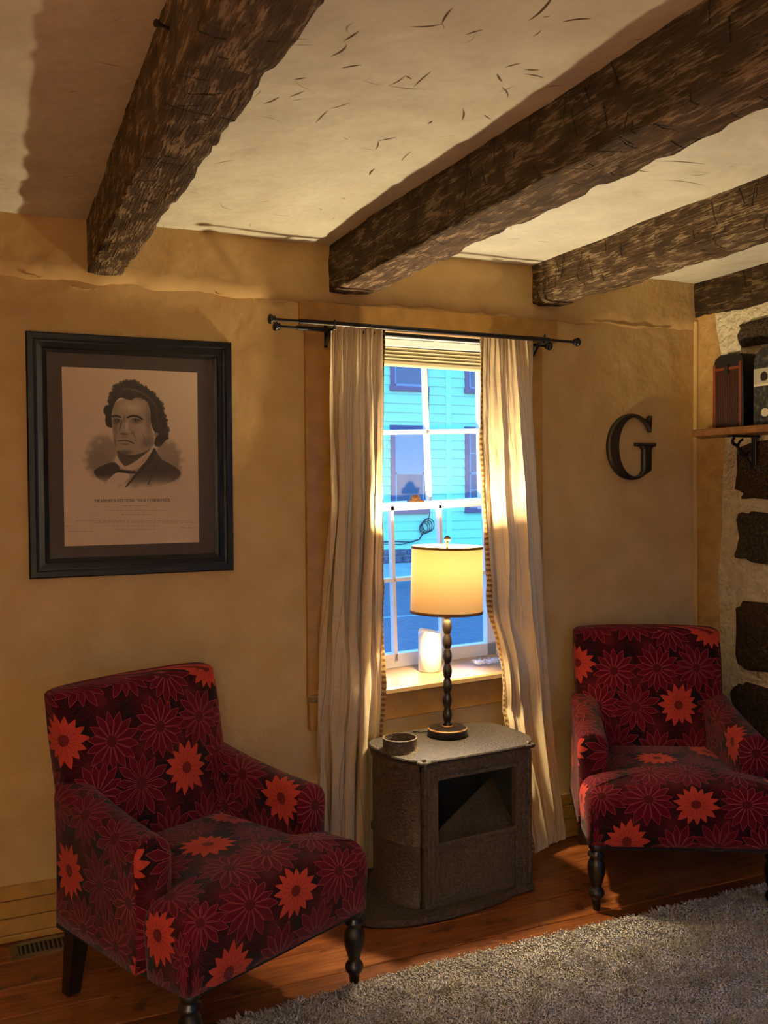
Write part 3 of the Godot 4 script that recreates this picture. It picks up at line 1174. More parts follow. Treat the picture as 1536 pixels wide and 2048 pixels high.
func beams() -> void:
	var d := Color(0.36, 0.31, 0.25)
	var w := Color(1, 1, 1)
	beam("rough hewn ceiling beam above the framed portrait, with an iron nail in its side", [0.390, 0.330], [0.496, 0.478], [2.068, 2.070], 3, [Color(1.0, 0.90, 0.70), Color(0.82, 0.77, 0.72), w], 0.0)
	beam("dark hewn ceiling beam meeting the wall above the window", [1.200, 1.198], [1.348, 1.352], [2.070, 2.072], 5, [Color(0.64, 0.59, 0.53), Color(0.96, 0.86, 0.80), w], 0.27)  # left face tinted darker: its shade from the lamp, put into the colour
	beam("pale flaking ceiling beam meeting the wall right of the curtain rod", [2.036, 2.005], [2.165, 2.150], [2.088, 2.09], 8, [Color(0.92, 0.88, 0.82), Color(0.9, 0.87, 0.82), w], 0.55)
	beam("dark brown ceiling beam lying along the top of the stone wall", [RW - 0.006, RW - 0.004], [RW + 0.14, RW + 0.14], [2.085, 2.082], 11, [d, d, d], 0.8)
	var nail := MB.new()
	nail.tube([Vector3(0.36, 2.176, 1.475), Vector3(0.322, 2.172, 1.500)], 0.0032, 7)
	nail.tube([Vector3(0.322, 2.172, 1.500), Vector3(0.319, 2.1717, 1.502)], 0.0068, 8)
	tag(put("iron_nail", nail.mesh(), M.rusty_nail), "old iron nail sticking out of the side of the leftmost beam", "nail")


# ------------------------------------------------------------------ window
func window() -> void:
	var w := thing("window_1", "white six over six sash window skewed in a mustard wooden casing", "window", Vector3(), 0, "", "structure")
	# casing boards on the room side
	bx("casing", Vector3(1.086, 1.945, -0.002), Vector3(2.138, 2.033, 0.020), M.mustard_paint, w)
	bx("casing", Vector3(1.106, 0.66, -0.002), Vector3(1.255, 1.945, 0.018), M.mustard_paint, w)
	bx("casing", Vector3(2.005, 0.66, -0.002), Vector3(2.072, 1.945, 0.018), M.mustard_paint, w)
	var tilt := Transform3D(Basis(Vector3(0, 0, 1), 0.036), Vector3(1.62, 0.690, 0))
	bx("apron", Vector3(-0.515, -0.128, 0.0), Vector3(0.43, -0.02, 0.024), M.mustard_paint, w, 0.003, tilt)
	# stool: nearly level, running back into the wall
	var st := MB.new()
	st.xf = tilt * Transform3D(Basis(Vector3(1, 0, 0), 0.05), Vector3())
	st.box(Vector3(-0.36, -0.024, -0.21), Vector3(0.36, 0.0, 0.070), 0.005)
	st.box(Vector3(-0.515, -0.024, 0.004), Vector3(-0.36, 0.0, 0.040), 0.005)
	st.box(Vector3(0.360, -0.024, 0.004), Vector3(0.43, 0.0, 0.040), 0.005)
	put("stool", st.mesh(), M.sill_paint, w)
	# lined jambs and head
	bx("jamb", Vector3(1.255, 0.66, -0.29), Vector3(1.272, 1.96, 0.0), M.white_paint, w)
	bx("jamb", Vector3(1.988, 0.66, -0.29), Vector3(2.005, 1.96, 0.0), M.white_paint, w)
	bx("head", Vector3(1.255, 1.944, -0.29), Vector3(2.005, 1.962, 0.0), M.white_paint, w)
	bx("outer_sill", Vector3(1.2, 0.60, -0.36), Vector3(2.06, 0.685, -0.20), M.white_paint, w)
	# the two sashes lean out of true
	sash(w, "upper_sash", -0.222, 1.300, 1.945, 1.338, 1.606, [1.497, 1.708], -0.036)
	sash(w, "lower_sash", -0.190, 0.70, 1.338, 0.752, 1.036, [1.527, 1.734], -0.022)
	var lk := MB.new()
	lk.box(Vector3(1.588, 1.333, -0.19), Vector3(1.652, 1.341, -0.165), 0.002)
	lk.lathe([Vector2(0.0, 0.022), Vector2(0.012, 0.020), Vector2(0.020, 0.008), Vector2(0.020, 0.0)], 16, Vector3(1.618, 1.341, -0.178))
	put("sash_lock", lk.mesh(), M.bronze, w)


func sash(w: Node3D, called: String, z: float, y0: float, y1: float, yg: float, ym: float, mx: Array, lean: float) -> void:
	# leaning bars: x grows as y falls
	var s := Node3D.new()
	s.name = called
	w.add_child(s)
	var yc := 1.33
	var slope := 0.028       # rise of the cross bars to the right
	var X := func(x: float, y: float) -> float: return x + lean * (y - yc) - 0.018 * 0.0
	var T := 0.030
	var bar := func(nm: String, a: Vector2, c: Vector2, wd: float, dep: float) -> void:
		var d := (c - a).normalized()
		var nn := Vector2(-d.y, d.x) * wd * 0.5
		var q := []
		for zz in [z - dep, z]:
			var k := 0.0 if zz < z else minf(0.003, wd * 0.2)
			var n2 := nn * (1.0 - 2.0 * k / wd)
			for p in [a - n2, c - n2, c + n2, a + n2]:
				q.append(Vector3(p.x, p.y, zz))
		var b := MB.new()
		b.hexa(q)
		put(nm, b.mesh(), M.white_paint, s)
	var up := called == "upper_sash"
	var xl := 1.275
	var xr := 1.985
	var pr: float = 1.938 if up else 1.938
	var pl := 1.318
	var ytop := y1 - (0.04 if up else 0.0)
	var rise := func(y: float, x: float) -> float: return y + slope * (x - 1.62)
	# stiles
	bar.call("stile", Vector2((xl + X.call(pl, y0)) / 2, y0), Vector2((xl + X.call(pl, y1)) / 2, y1), 0.045, T)
	bar.call("stile", Vector2((xr + X.call(pr, y0)) / 2, y0), Vector2((xr + X.call(pr, y1)) / 2, y1), 0.05, T)
	# rails
	if up:
		bar.call("rail", Vector2(xl, 1.924), Vector2(xr, 1.924), 0.045, T)
		bar.call("rail", Vector2(xl, rise.call(1.320, xl)), Vector2(xr, rise.call(1.320, xr)), 0.034, T)
	else:
		bar.call("rail", Vector2(xl, rise.call(1.318, xl)), Vector2(xr, rise.call(1.318, xr)), 0.034, T)
		bar.call("rail", Vector2(xl, rise.call(0.722, xl)), Vector2(xr, rise.call(0.722, xr)), 0.062, T)
	# muntins
	for x in mx:
		bar.call("muntin", Vector2(X.call(x, y0 + 0.02), y0 + 0.02), Vector2(X.call(x, y1 - 0.02), y1 - 0.02), 0.019, T * 0.8)
	bar.call("muntin", Vector2(xl + 0.03, rise.call(ym, xl)), Vector2(xr - 0.03, rise.call(ym, xr)), 0.019, T * 0.8)
	# panes, one to each light
	var xs := [xl + 0.02, mx[0], mx[1], xr - 0.02]
	var ys := [y0 + 0.02, ym, y1 - 0.02]
	for j in 2:
		for i in 3:
			var b := MB.new()
			var q := []
			for zz in [z - 0.018, z - 0.015]:
				for c in [[0, 0], [1, 0], [1, 1], [0, 1]]:
					var y: float = ys[j + c[1]]
					var x: float = xs[i + c[0]]
					if (i + c[0]) in [1, 2]:
						x = X.call(x, y)
					q.append(Vector3(x, y, zz))
			b.hexa(q)
			put("pane", b.mesh(), M.clear_glass, s)


# ------------------------------------------------------------------ curtains and rods
func curtain(label: String, inner: Array, outer: Array, yb: float, seed_: int, zf: Callable, folds: float, amp: float) -> void:
	# inner, outer: x of both edges at heights 1.94, 1.35, 0.95, 0.5, 0.05
	var o := thing("curtain", label, "curtain", Vector3(), 0, "curtains at the window")
	var hs := [1.94, 1.35, 0.95, 0.5, 0.05]
	var ex := func(a: Array, y: float) -> float:
		for i in 4:
			if y >= hs[i + 1]:
				return lerpf(a[i + 1], a[i], (y - hs[i + 1]) / (hs[i] - hs[i + 1]))
		return a[4]
	var n := noise(1.0, FastNoiseLite.TYPE_SIMPLEX, 3, seed_)
	var NV := 110
	var NU := 150
	var rows := []
	var uvs := []
	var hrows := []
	var huvs := []
	var wcloth := 0.62
	for j in NV + 1:
		var y := lerpf(1.945, yb, float(j) / NV)
		var row := PackedVector3Array()
		var u := PackedVector2Array()
		var xi: float = ex.call(inner, y)
		var xo: float = ex.call(outer, y)
		var drop := (1.945 - y) / 1.9
		for i in NU + 1:
			var s := float(i) / NU
			# folds drift and merge as they fall
			var ph := s + n.get_noise_2d(s * 1.3, drop * 0.9) * 0.10 * (0.3 + drop)
			var am := lerpf(0.012, 0.036, smoothstep(0.05, 0.45, drop)) * (0.55 + 0.75 * (0.5 + 0.5 * n.get_noise_2d(s * 3.0 + 20.0, drop * 1.2))) * lerpf(1.0, amp, smoothstep(0.02, 0.2, drop))
			var top := exp(-drop * 16.0)
			var f1 := sin(TAU * folds * ph)
			var f2 := sin(TAU * folds * 2.3 * ph + 1.0)
			var z: float = zf.call(y, s) + am * (1.0 - 0.55 * top) * (f1 + 0.22 * f2) + top * 0.009 * sin(TAU * folds * 3.6 * s + 2.0 * n.get_noise_1d(s * 9.0))
			z += n.get_noise_2d(s * 6.0 + 70.0, y * 5.0) * 0.005
			# pushed out by the window stool
			z = maxf(z, (0.096 if s < 0.72 else 0.060) + 0.012 * f1 - 1.2 * pow(y - 0.69, 2.0))
			var x := lerpf(xi, xo, s) + am * 0.40 * sin(TAU * folds * 2.0 * ph) * (1.0 - top)
			if s < 0.08:
				x = lerpf(xi + n.get_noise_1d(y * 4.0) * 0.006, x, s / 0.08)
			var yy := y
			if j == NV:
				yy += 0.012 * f1
			row.append(Vector3(x, yy, maxf(z, 0.026)))
			u.append(Vector2(s * wcloth, y))
		rows.append(row)
		uvs.append(u)
		# stitched hem folded along the inner edge
		var hr := PackedVector3Array()
		var hu := PackedVector2Array()
		for i in 9:
			hr.append(row[i] + Vector3(0, 0, 0.0022))
			hu.append(Vector2(i / 8.0, y * 4.0))
		hrows.append(hr)
		huvs.append(hu)
	var b := MB.new()
	var turned: bool = inner[0] > outer[0]
	b.grid(rows, uvs, false, false, 0, turned)
	put("panel", b.mesh(), M.striped_linen, o)
	b = MB.new()
	b.grid(hrows, huvs, false, false, 0, turned)
	put("hem", b.mesh(), M.hem_cloth, o)


func curtains() -> void:
	curtain("gathered striped linen curtain between the portrait and the window", [1.384, 1.366, 1.364, 1.357, 1.36], [1.176, 1.186, 1.150, 1.122, 1.11], 0.03, 3, func(y, s): return lerpf(0.066, 0.046 + 0.030 * exp(-pow((s - 0.22) / 0.22, 2.0)), smoothstep(1.93, 1.6, y)), 4.3, 1.0)
	curtain("gathered striped linen curtain between the window and the letter G", [1.768, 1.785, 1.812, 1.868, 1.93], [1.995, 2.03, 2.052, 2.085, 2.15], 0.02, 7, func(y, s): return lerpf(0.066, lerpf(0.040 + 0.050 * smoothstep(0.0, 0.72, s) - 0.045 * smoothstep(0.76, 1.0, s), 0.06 + 0.09 * (1.0 - s), smoothstep(0.9, 0.0, y)), smoothstep(1.93, 1.6, y)), 3.7, 0.5)
	# double rod
	var o := thing("curtain_rod", "thick black front curtain rod with round end caps, the longer of two", "curtain rod", Vector3(), 0, "curtain rods")
	var a := Vector3(0.966, 1.947, 0.102)
	var c := Vector3(2.163, 1.939, 0.102)
	rod(o, a, c, 0.0055, 0.0085, [0.075, 0.90])
	var o2 := thing("curtain_rod", "thinner black rear curtain rod carrying the curtains behind the front rod", "curtain rod", Vector3(), 0, "curtain rods")
	rod(o2, Vector3(1.000, 1.934, 0.048), Vector3(2.072, 1.926, 0.048), 0.005, 0.0075, [0.06, 0.93])
	for x in [1.18, 2.02]:
		var b := MB.new()
		b.box(Vector3(x - 0.006, 1.875, 0.019), Vector3(x + 0.006, 1.965, 0.024), 0.001)
		b.box(Vector3(x - 0.005, 1.925, 0.022), Vector3(x + 0.005, 1.933, 0.106), 0.001)
		b.tube([Vector3(x, 1.93, 0.092), Vector3(x, 1.936, 0.104), Vector3(x, 1.957, 0.112)], 0.004, 6)
		b.hexa([Vector3(x - 0.005, 1.88, 0.02), Vector3(x + 0.005, 1.88, 0.02), Vector3(x + 0.005, 1.89, 0.02), Vector3(x - 0.005, 1.89, 0.02), Vector3(x - 0.005, 1.925, 0.075), Vector3(x + 0.005, 1.925, 0.075), Vector3(x + 0.005, 1.93, 0.065), Vector3(x - 0.005, 1.93, 0.065)])
		put("bracket", b.mesh(), M.rod_iron, o)


func rod(o: Node3D, a: Vector3, c: Vector3, thin: float, thick: float, span: Array) -> void:
	var b := MB.new()
	b.tube([a, c], thin, 12)
	put("inner_tube", b.mesh(), M.rod_iron, o)
	b = MB.new()
	b.tube([a.lerp(c, span[0]), a.lerp(c, span[1])], thick, 14)
	put("outer_tube", b.mesh(), M.rod_iron, o)
	for e in [[a, -1.0], [c, 1.0]]:
		var f := MB.new()
		f.xf = Transform3D(Basis(Vector3(0, 0, 1), -e[1] * PI / 2), e[0])
		f.lathe([Vector2(0, -0.006), Vector2(0.010, -0.006), Vector2(0.0125, -0.002), Vector2(0.009, 0.002), Vector2(0.015, 0.006), Vector2(0.017, 0.011), Vector2(0.015, 0.016), Vector2(0.006, 0.019), Vector2(0, 0.0195)], 18)
		put("finial", f.mesh(), M.rod_iron, o)


# ------------------------------------------------------------------ the street outside
func exterior() -> void:
	var fz := -20.0
	var h := thing("house", "pale clapboard house with plum window trim across the street", "house", Vector3(), 0)
	bx("wall_core", Vector3(3.0, -0.85, fz - 3.0), Vector3(21.0, 8.2, fz - 0.06), M.pale_siding, h, 0.0)
	var y := -0.33
	while y < 7.9:
		var b := MB.new()
		b.hexa([Vector3(3, y, fz - 0.06), Vector3(21, y, fz - 0.06), Vector3(21, y, fz + 0.022), Vector3(3, y, fz + 0.022), Vector3(3, y + 0.25, fz - 0.06), Vector3(21, y + 0.25, fz - 0.06), Vector3(21, y + 0.25, fz - 0.004), Vector3(3, y + 0.25, fz - 0.004)])
		put("siding_board", b.mesh(), M.pale_siding, h)
		y += 0.2445
	# flat board with a drain pipe between the window columns
	bx("corner_board", Vector3(12.27, -0.33, fz), Vector3(12.43, 7.9, fz + 0.05), M.siding_trim, h)
	bx("corner_board", Vector3(5.5, -0.33, fz), Vector3(5.66, 7.9, fz + 0.05), M.siding_trim, h)
	# stone footing
	bx("footing", Vector3(3, -1.0, fz - 0.06), Vector3(21, -0.33, fz + 0.0), M.street_mortar, h, 0.0)
	var r := RandomNumberGenerator.new()
	r.seed = 31
	for row in [[-0.345, -0.50], [-0.515, -0.70]]:
		var x := 6.0 + r.randf() * 0.2
		while x < 18.0:
			var w := r.randf_range(0.26, 0.55)
			bx("footing_stone", Vector3(x, row[1] + r.randf_range(0, 0.02), fz - 0.02), Vector3(x + w - 0.035, row[0] - r.randf_range(0, 0.02), fz + 0.05), M.street_stone, h, 0.02)
			x += w
	for c in [6.085, 8.345, 10.608, 12.872, 15.13]:
		far_window(h, c, 0.608, 2.991, fz, c > 12.0)
		far_window(h, c, 3.905, 6.3, fz, c > 12.0)
	# loop of cable on the wall and the wire that feeds it
	var cab := MB.new()
	cab.tube([Vector3(8.0, -0.10, fz + 0.07), Vector3(9.6, -0.13, fz + 0.08), Vector3(10.7, -0.118, fz + 0.08), Vector3(11.15, -0.15, fz + 0.08), Vector3(11.42, -0.08, fz + 0.08), Vector3(11.55, 0.12, fz + 0.08)], 0.018, 6)
	cab.tube([Vector3(10.0, -0.16, fz + 0.08), Vector3(10.9, -0.20, fz + 0.08), Vector3(11.3, -0.13, fz + 0.08)], 0.010, 6)
	for k in 4:
		var path := []
		for i in 17:
			var a := TAU * i / 16.0
			path.append(Vector3(11.60 + 0.04 * (k - 1) + (0.13 + 0.015 * k) * cos(a), 0.21 + 0.03 * k + (0.15 + 0.012 * k) * sin(a), fz + 0.07 + 0.012 * k))
		cab.tube(path, 0.012, 6)
	cab.tube([Vector3(11.68, 0.34, fz + 0.07), Vector3(11.74, 0.6, fz + 0.07), Vector3(11.70, 1.4, fz + 0.07), Vector3(11.715, 3.9, fz + 0.1)], 0.013, 6)
	put("utility_cable", cab.mesh(), M.cable_black, h).set_meta("label", "coiled black cable and wire fixed to the siding")
	# pavement slabs, kerb, street
	var p := thing("sidewalk", "grey sidewalk of square slabs along the house across the street", "sidewalk", Vector3(), 0, "", "structure")
	bx("slab_bed", Vector3(0, -1.2, -19.96), Vector3(22, -0.73, -15.85), M.kerb_stone, p, 0.0)
	for i in 12:
		for j in 3:
			bx("slab", Vector3(2.0 + i * 1.5, -0.73, -19.9 + j * 1.36), Vector3(3.47 + i * 1.5, -0.70, -18.57 + j * 1.36), M.pavement, p, 0.01)
	tag(bx("kerb", Vector3(0, -1.2, -15.82), Vector3(22, -0.705, -15.66), M.kerb_stone, self, 0.02), "pale stone kerb between the far sidewalk and the street", "kerb", "", "structure")
	var rd := thing("road", "dark asphalt street outside the window with a faint painted line", "street", Vector3(), 0, "", "structure")
	bx("asphalt_bed", Vector3(-30, -1.2, -15.66), Vector3(40, -0.85, -3.2), M.asphalt, rd, 0.0)
	bx("painted_line", Vector3(-10, -0.852, -11.6), Vector3(22, -0.846, -11.46), M.road_paint, rd, 0.001)
	tag(bx("back_yard", Vector3(-30, -1.2, BZ + 0.3), Vector3(40, -0.72, 30), M.pavement, self, 0.0), "paved yard behind the house, out of sight", "yard", "", "structure")
	tag(bx("near_sidewalk", Vector3(-30, -1.2, -3.2), Vector3(40, -0.72, -0.3), M.pavement, self, 0.0), "strip of sidewalk directly below the window outside", "sidewalk", "", "structure")


func far_window(h: Node3D, x: float, y0: float, y1: float, fz: float, plain: bool) -> void:
	var w := 1.12
	var t := 0.125
	var win := Node3D.new()
	win.name = "far_window"
	var k := 0
	while h.has_node(NodePath(win.name)):
		k += 1
		win.name = "far_window_%03d" % k
	h.add_child(win)
	var b := MB.new()
	b.box(Vector3(x, y0, fz - 0.02), Vector3(x + t, y1, fz + 0.06), 0.006)
	b.box(Vector3(x + w - t, y0, fz - 0.02), Vector3(x + w, y1, fz + 0.06), 0.006)
	b.box(Vector3(x - 0.02, y1 - 0.16, fz - 0.02), Vector3(x + w + 0.02, y1, fz + 0.07), 0.006)
	b.box(Vector3(x - 0.02, y0, fz - 0.02), Vector3(x + w + 0.02, y0 + 0.13, fz + 0.09), 0.006)
	put("trim_board", b.mesh(), M.plum_trim, win)
	b = MB.new()
	var ym := (y0 + y1) * 0.5 - 0.1
	var xa := x + t
	var xb := x + w - t
	for q in [[xa, y0 + 0.13, xa + 0.05, y1 - 0.16], [xb - 0.05, y0 + 0.13, xb, y1 - 0.16], [xa, y1 - 0.21, xb, y1 - 0.16], [xa, y0 + 0.13, xb, y0 + 0.19], [xa, ym - 0.03, xb, ym + 0.035]]:
		b.box(Vector3(q[0], q[1], fz - 0.02), Vector3(q[2], q[3], fz + 0.035), 0.004)
	if plain:
		for yy in [lerpf(y0 + 0.16, ym, 0.5), lerpf(ym, y1 - 0.18, 0.5)]:
			b.box(Vector3(xa, yy - 0.014, fz - 0.02), Vector3(xb, yy + 0.014, fz + 0.034), 0.003)
	put("sash_frame", b.mesh(), M.sash_grey, win)
	bx("lower_glass", Vector3(xa, y0 + 0.15, fz - 0.01), Vector3(xb, ym, fz + 0.024), M.dark_glass, win, 0.0)
	bx("upper_glass", Vector3(xa, ym, fz - 0.01), Vector3(xb, y1 - 0.16, fz + 0.024), M.dark_glass if plain else M.roller_blind, win, 0.0)


# ------------------------------------------------------------------ rug
func rug() -> void:
	var o := thing("shag_rug", "pinkish beige shaggy rug in the lower right foreground", "rug", Vector3(), 0)
	var x0 := 0.40
	var x1 := 2.74
	var z0 := 0.732
	var z1 := 2.3
	bx("backing", Vector3(x0, 0.001, z0 + 0.05), Vector3(x1, 0.011, z1), M.rug_backing, o, 0.004)
	# a tuft: several bent, twisted yarns
	var tufts := []
	for k in 3:
		var st := SurfaceTool.new()
		st.begin(Mesh.PRIMITIVE_TRIANGLES)
		for s in 5:
			var a := TAU * s / 5.0 + k
			var lean := Vector3(cos(a), 0, sin(a))
			var side := lean.cross(Vector3.UP)
			var w := 0.0043
			var prev := []
			var L := rng.randf_range(0.015, 0.025)
			for j in 5:
				var f := j / 4.0
				var c := lean * (0.003 + 0.016 * f * f * rng.randf_range(0.8, 1.2)) + Vector3(0, L * (f - 0.2 * f * f), 0)
				var ww := w * (1.0 - 0.45 * f)
				var now := [c - side * ww, c + side * ww, c + lean * ww * 1.2]
				if j:
					for e in 3:
						var g := (e + 1) % 3
						for q in [prev[e], now[g], prev[g], prev[e], now[e], now[g]]:
							var sh := 1.0
							st.set_color(Color(sh, sh, sh))
							st.add_vertex(q)
				prev = now
			st.add_vertex(prev[0]); st.add_vertex(prev[1]); st.add_vertex(prev[2])
		st.generate_normals()
		tufts.append(st.commit())
	var n := noise(2.2, FastNoiseLite.TYPE_SIMPLEX, 3, 17)
	for k in 3:
		var mm := MultiMesh.new()
		mm.transform_format = MultiMesh.TRANSFORM_3D
		mm.use_colors = true
		mm.mesh = tufts[k]
		var list := []
		var step := 0.0122
		var z := z0 + 0.002
		while z < z1:
			var st2 := step if z < 1.5 else step * 1.8
			var x := x0 + rng.randf() * st2
			while x < x1:
				if z > z0 + 0.07 * maxf(0.0, 1.15 - x):
					list.append(Vector3(x + rng.randf_range(-0.004, 0.004), 0.009, z + rng.randf_range(-0.004, 0.004)))
				x += st2 * 1.0
			z += st2
		mm.instance_count = list.size()
		for i in list.size():
			var p: Vector3 = list[i]
			var lie := n.get_noise_2d(p.x * 2.0, p.z * 2.0) * 0.5
			var bs := Basis(Vector3(cos(lie * 9.0), 0, sin(lie * 9.0)).normalized(), 0.35 + lie * 0.5) * Basis(Vector3.UP, rng.randf() * TAU)
			bs = bs.scaled(Vector3.ONE * rng.randf_range(0.8, 1.25))
			mm.set_instance_transform(i, Transform3D(bs, p))
			var t := minf(rng.randf_range(0.86, 1.04) + lie * 0.1, 1.02)
			var old := smoothstep(0.1, 0.6, n.get_noise_2d(p.x * 4.0 + 31.0, p.z * 4.0)) * 0.8
			var col := Color(0.97, 0.89, 0.87).lerp(Color(0.92, 0.85, 0.68), clampf(old + rng.randf_range(-0.1, 0.25), 0, 1))
			mm.set_instance_color(i, Color(col.r * t, col.g * t, col.b * t))
		var mi := MultiMeshInstance3D.new()
		mi.name = "pile" if k == 0 else "pile_%03d" % k
		mi.multimesh = mm
		mi.material_override = M.rug_pile
		mi.set_meta("kind", "stuff")
		o.add_child(mi, true)


# ------------------------------------------------------------------ stove
func stove_plan(grow: float) -> PackedVector2Array:
	# plan in (x, z) relative to the stove's middle: straight front, bowed ends and back
	var P := PackedVector2Array()
	var hx := 0.268 + grow
	for i in 64:
		var a := TAU * i / 64.0
		var c := cos(a)
		var s := sin(a)
		var x := hx * signf(c) * pow(absf(c), 0.60)
		var z := ((0.205 if s > 0.0 else 0.158) + grow) * signf(s) * pow(absf(s), 0.62)
		z = minf(z, 0.183 + grow + 0.010 * cos(x * 6.0))
		P.append(Vector2(x, z))
	return P


func stove() -> void:
	var turn := 0.09
	var o := thing("stove", "old rusty cast iron stove standing under the window and carrying the lamp", "stove", Vector3(1.555, 0, 0.205), turn)
	var rot := Transform3D(Basis(Vector3(1, 0, 0), PI / 2), Vector3())       # (x, y) outline to (x, z), z to -y
	# base pan spreading to the left
	var b := MB.new()
	b.xf = Transform3D(Basis(Vector3(1, 0, 0), PI / 2), Vector3(0, 0.028, 0))
	var base := PackedVector2Array()
	for i in 48:
		var a := TAU * i / 48.0
		base.append(Vector2(-0.10 + 0.355 * signf(cos(a)) * pow(absf(cos(a)), 0.8), 0.012 + 0.222 * signf(sin(a)) * pow(absf(sin(a)), 0.8)))
	b.extrude(base, 0.0, 0.027, 0.005)
	put("base_pan", b.mesh(), M.stove_iron, o)
	# wrapped sheet body: open at the front, where the cast front stands
	var plan := stove_plan(0.0)
	var front := 0.176
	b = MB.new()
	var rows := []
	var uvs := []
	var prof := [[0.024, 0.012], [0.045, 0.010], [0.055, 0.0], [0.215, 0.0], [0.222, 0.006], [0.232, 0.006], [0.239, 0.0], [0.47, 0.0], [0.478, 0.006], [0.497, 0.008]]
	for pr in prof:
		var g := stove_plan(pr[1])
		var row := PackedVector3Array()
		var u := PackedVector2Array()
		var run := 0.0
		for i in 64:
			var q := g[(i + 24) % 64]
			var prev := g[(i + 23) % 64]
			run += q.distance_to(prev)
			if q.y > 0.174 and absf(q.x) < 0.205:
				continue
			row.append(Vector3(q.x, pr[0], q.y))
			u.append(Vector2(run, pr[0]))
		rows.append(row)
		uvs.append(u)
	var least := 999
	for r in rows:
		least = mini(least, r.size())
	for i in rows.size():
		rows[i] = rows[i].slice(0, least)
		uvs[i] = uvs[i].slice(0, least)
	# break each row at the gap of the front
	var gap := 0
	for i in least - 1:
		if rows[0][i].distance_to(rows[0][i + 1]) > 0.2:
			gap = i + 1
	if gap:
		for i in rows.size():
			var nr := PackedVector3Array()
			var nu := PackedVector2Array()
			for k in least:
				nr.append(rows[i][(k + gap) % least])
				nu.append(Vector2(k * 0.02, rows[i][0].y))
			rows[i] = nr
			uvs[i] = nu
	b.grid(rows, uvs)
	put("shell", b.mesh(), M.stove_iron, o)
	# cast front with the fire opening, and its posts
	b = MB.new()
	var fx := 0.214
	b.box(Vector3(-fx, 0.012, 0.160), Vector3(-0.172, 0.497, 0.190), 0.004)
	b.box(Vector3(0.150, 0.012, 0.160), Vector3(fx, 0.497, 0.190), 0.004)
	b.box(Vector3(-0.172, 0.448, 0.160), Vector3(0.150, 0.497, 0.186), 0.003)
	b.box(Vector3(-0.172, 0.012, 0.160), Vector3(0.150, 0.232, 0.184), 0.003)
	b.box(Vector3(-0.226, 0.0, 0.158), Vector3(0.226, 0.022, 0.196), 0.005)
	b.tube([Vector3(-0.203, 0.03, 0.192), Vector3(-0.203, 0.49, 0.192)], 0.006, 8)
	b.tube([Vector3(0.205, 0.03, 0.192), Vector3(0.205, 0.49, 0.192)], 0.007, 8)
	b.tube([Vector3(0.180, 0.03, 0.191), Vector3(0.180, 0.49, 0.191)], 0.004, 8)
	put("front_plate", b.mesh(), M.stove_iron, o)
	b = MB.new()
	for q in [[-0.180, 0.224, 0.160, 0.238], [-0.180, 0.442, 0.160, 0.456], [-0.180, 0.224, -0.166, 0.456], [0.146, 0.224, 0.160, 0.456]]:
		b.box(Vector3(q[0], q[1], 0.182), Vector3(q[2], q[3], 0.195), 0.004)
	for q in [[-0.158, 0.045, 0.136, 0.051], [-0.158, 0.196, 0.136, 0.202], [-0.158, 0.045, -0.152, 0.202], [0.130, 0.045, 0.136, 0.202]]:
		b.box(Vector3(q[0], q[1], 0.182), Vector3(q[2], q[3], 0.187), 0.002)
	put("door_moulding", b.mesh(), M.stove_iron, o)
	# the firebox behind the opening: hearth wedge shaped as its lit patch, dark back
	b = MB.new()
	b.hexa([Vector3(-0.172, 0.222, 0.162), Vector3(0.160, 0.222, 0.162), Vector3(0.200, 0.330, -0.02), Vector3(-0.10, 0.235, 0.10), Vector3(-0.172, 0.230, 0.162), Vector3(0.160, 0.232, 0.162), Vector3(0.200, 0.345, -0.02), Vector3(-0.10, 0.247, 0.10)])
	put("lit_hearth_wedge", b.mesh(), M.stove_iron, o)
	b = MB.new()
	b.box(Vector3(-0.215, 0.214, -0.125), Vector3(0.205, 0.222, 0.160), 0.002)
	b.box(Vector3(-0.215, 0.456, -0.125), Vector3(0.205, 0.464, 0.160), 0.002)
	b.box(Vector3(-0.21, 0.22, -0.125), Vector3(0.20, 0.47, -0.11), 0.002)
	b.box(Vector3(-0.215, 0.23, -0.12), Vector3(-0.205, 0.47, 0.16), 0.002)
	b.box(Vector3(0.195, 0.23, -0.12), Vector3(0.205, 0.47, 0.16), 0.002)
	put("firebox", b.mesh(), M.soot, o)
	# top plate with bolt ears
	b = MB.new()
	b.xf = Transform3D(Basis(Vector3(1, 0, 0), PI / 2), Vector3(0, 0.512, 0))
	var top := stove_plan(0.012)
	b.extrude(top, 0.0, 0.014, 0.004, true)
	var ears := [Vector2(-0.215, 0.186), Vector2(0.205, 0.186), Vector2(0.10, -0.165)]
	for e in ears:
		var c := PackedVector2Array()
		for i in 20:
			c.append(e + Vector2.from_angle(TAU * i / 20.0) * Vector2(0.026, 0.020))
		b.extrude(c, 0.001, 0.013, 0.003, true)
	put("top_plate", b.mesh(), M.stove_top_iron, o)
	for e in ears:
		b = MB.new()
		b.lathe([Vector2(0, 0.520), Vector2(0.005, 0.519), Vector2(0.008, 0.514), Vector2(0.008, 0.508)], 10, Vector3(e.x, 0, e.y))
		put("bolt", b.mesh(), M.stove_iron, o)
	# flue collar
	b = MB.new()
	var R := 0.058
	b.lathe([Vector2(R + 0.010, 0.511), Vector2(R + 0.004, 0.517), Vector2(R, 0.519), Vector2(R, 0.553), Vector2(R, 0.553), Vector2(R - 0.005, 0.554), Vector2(R - 0.005, 0.554), Vector2(R - 0.006, 0.513), Vector2(R - 0.006, 0.513), Vector2(0.0, 0.513)], 36, Vector3(-0.213, 0, 0.030))
	put("flue_collar", b.mesh(), M.stove_iron, o)


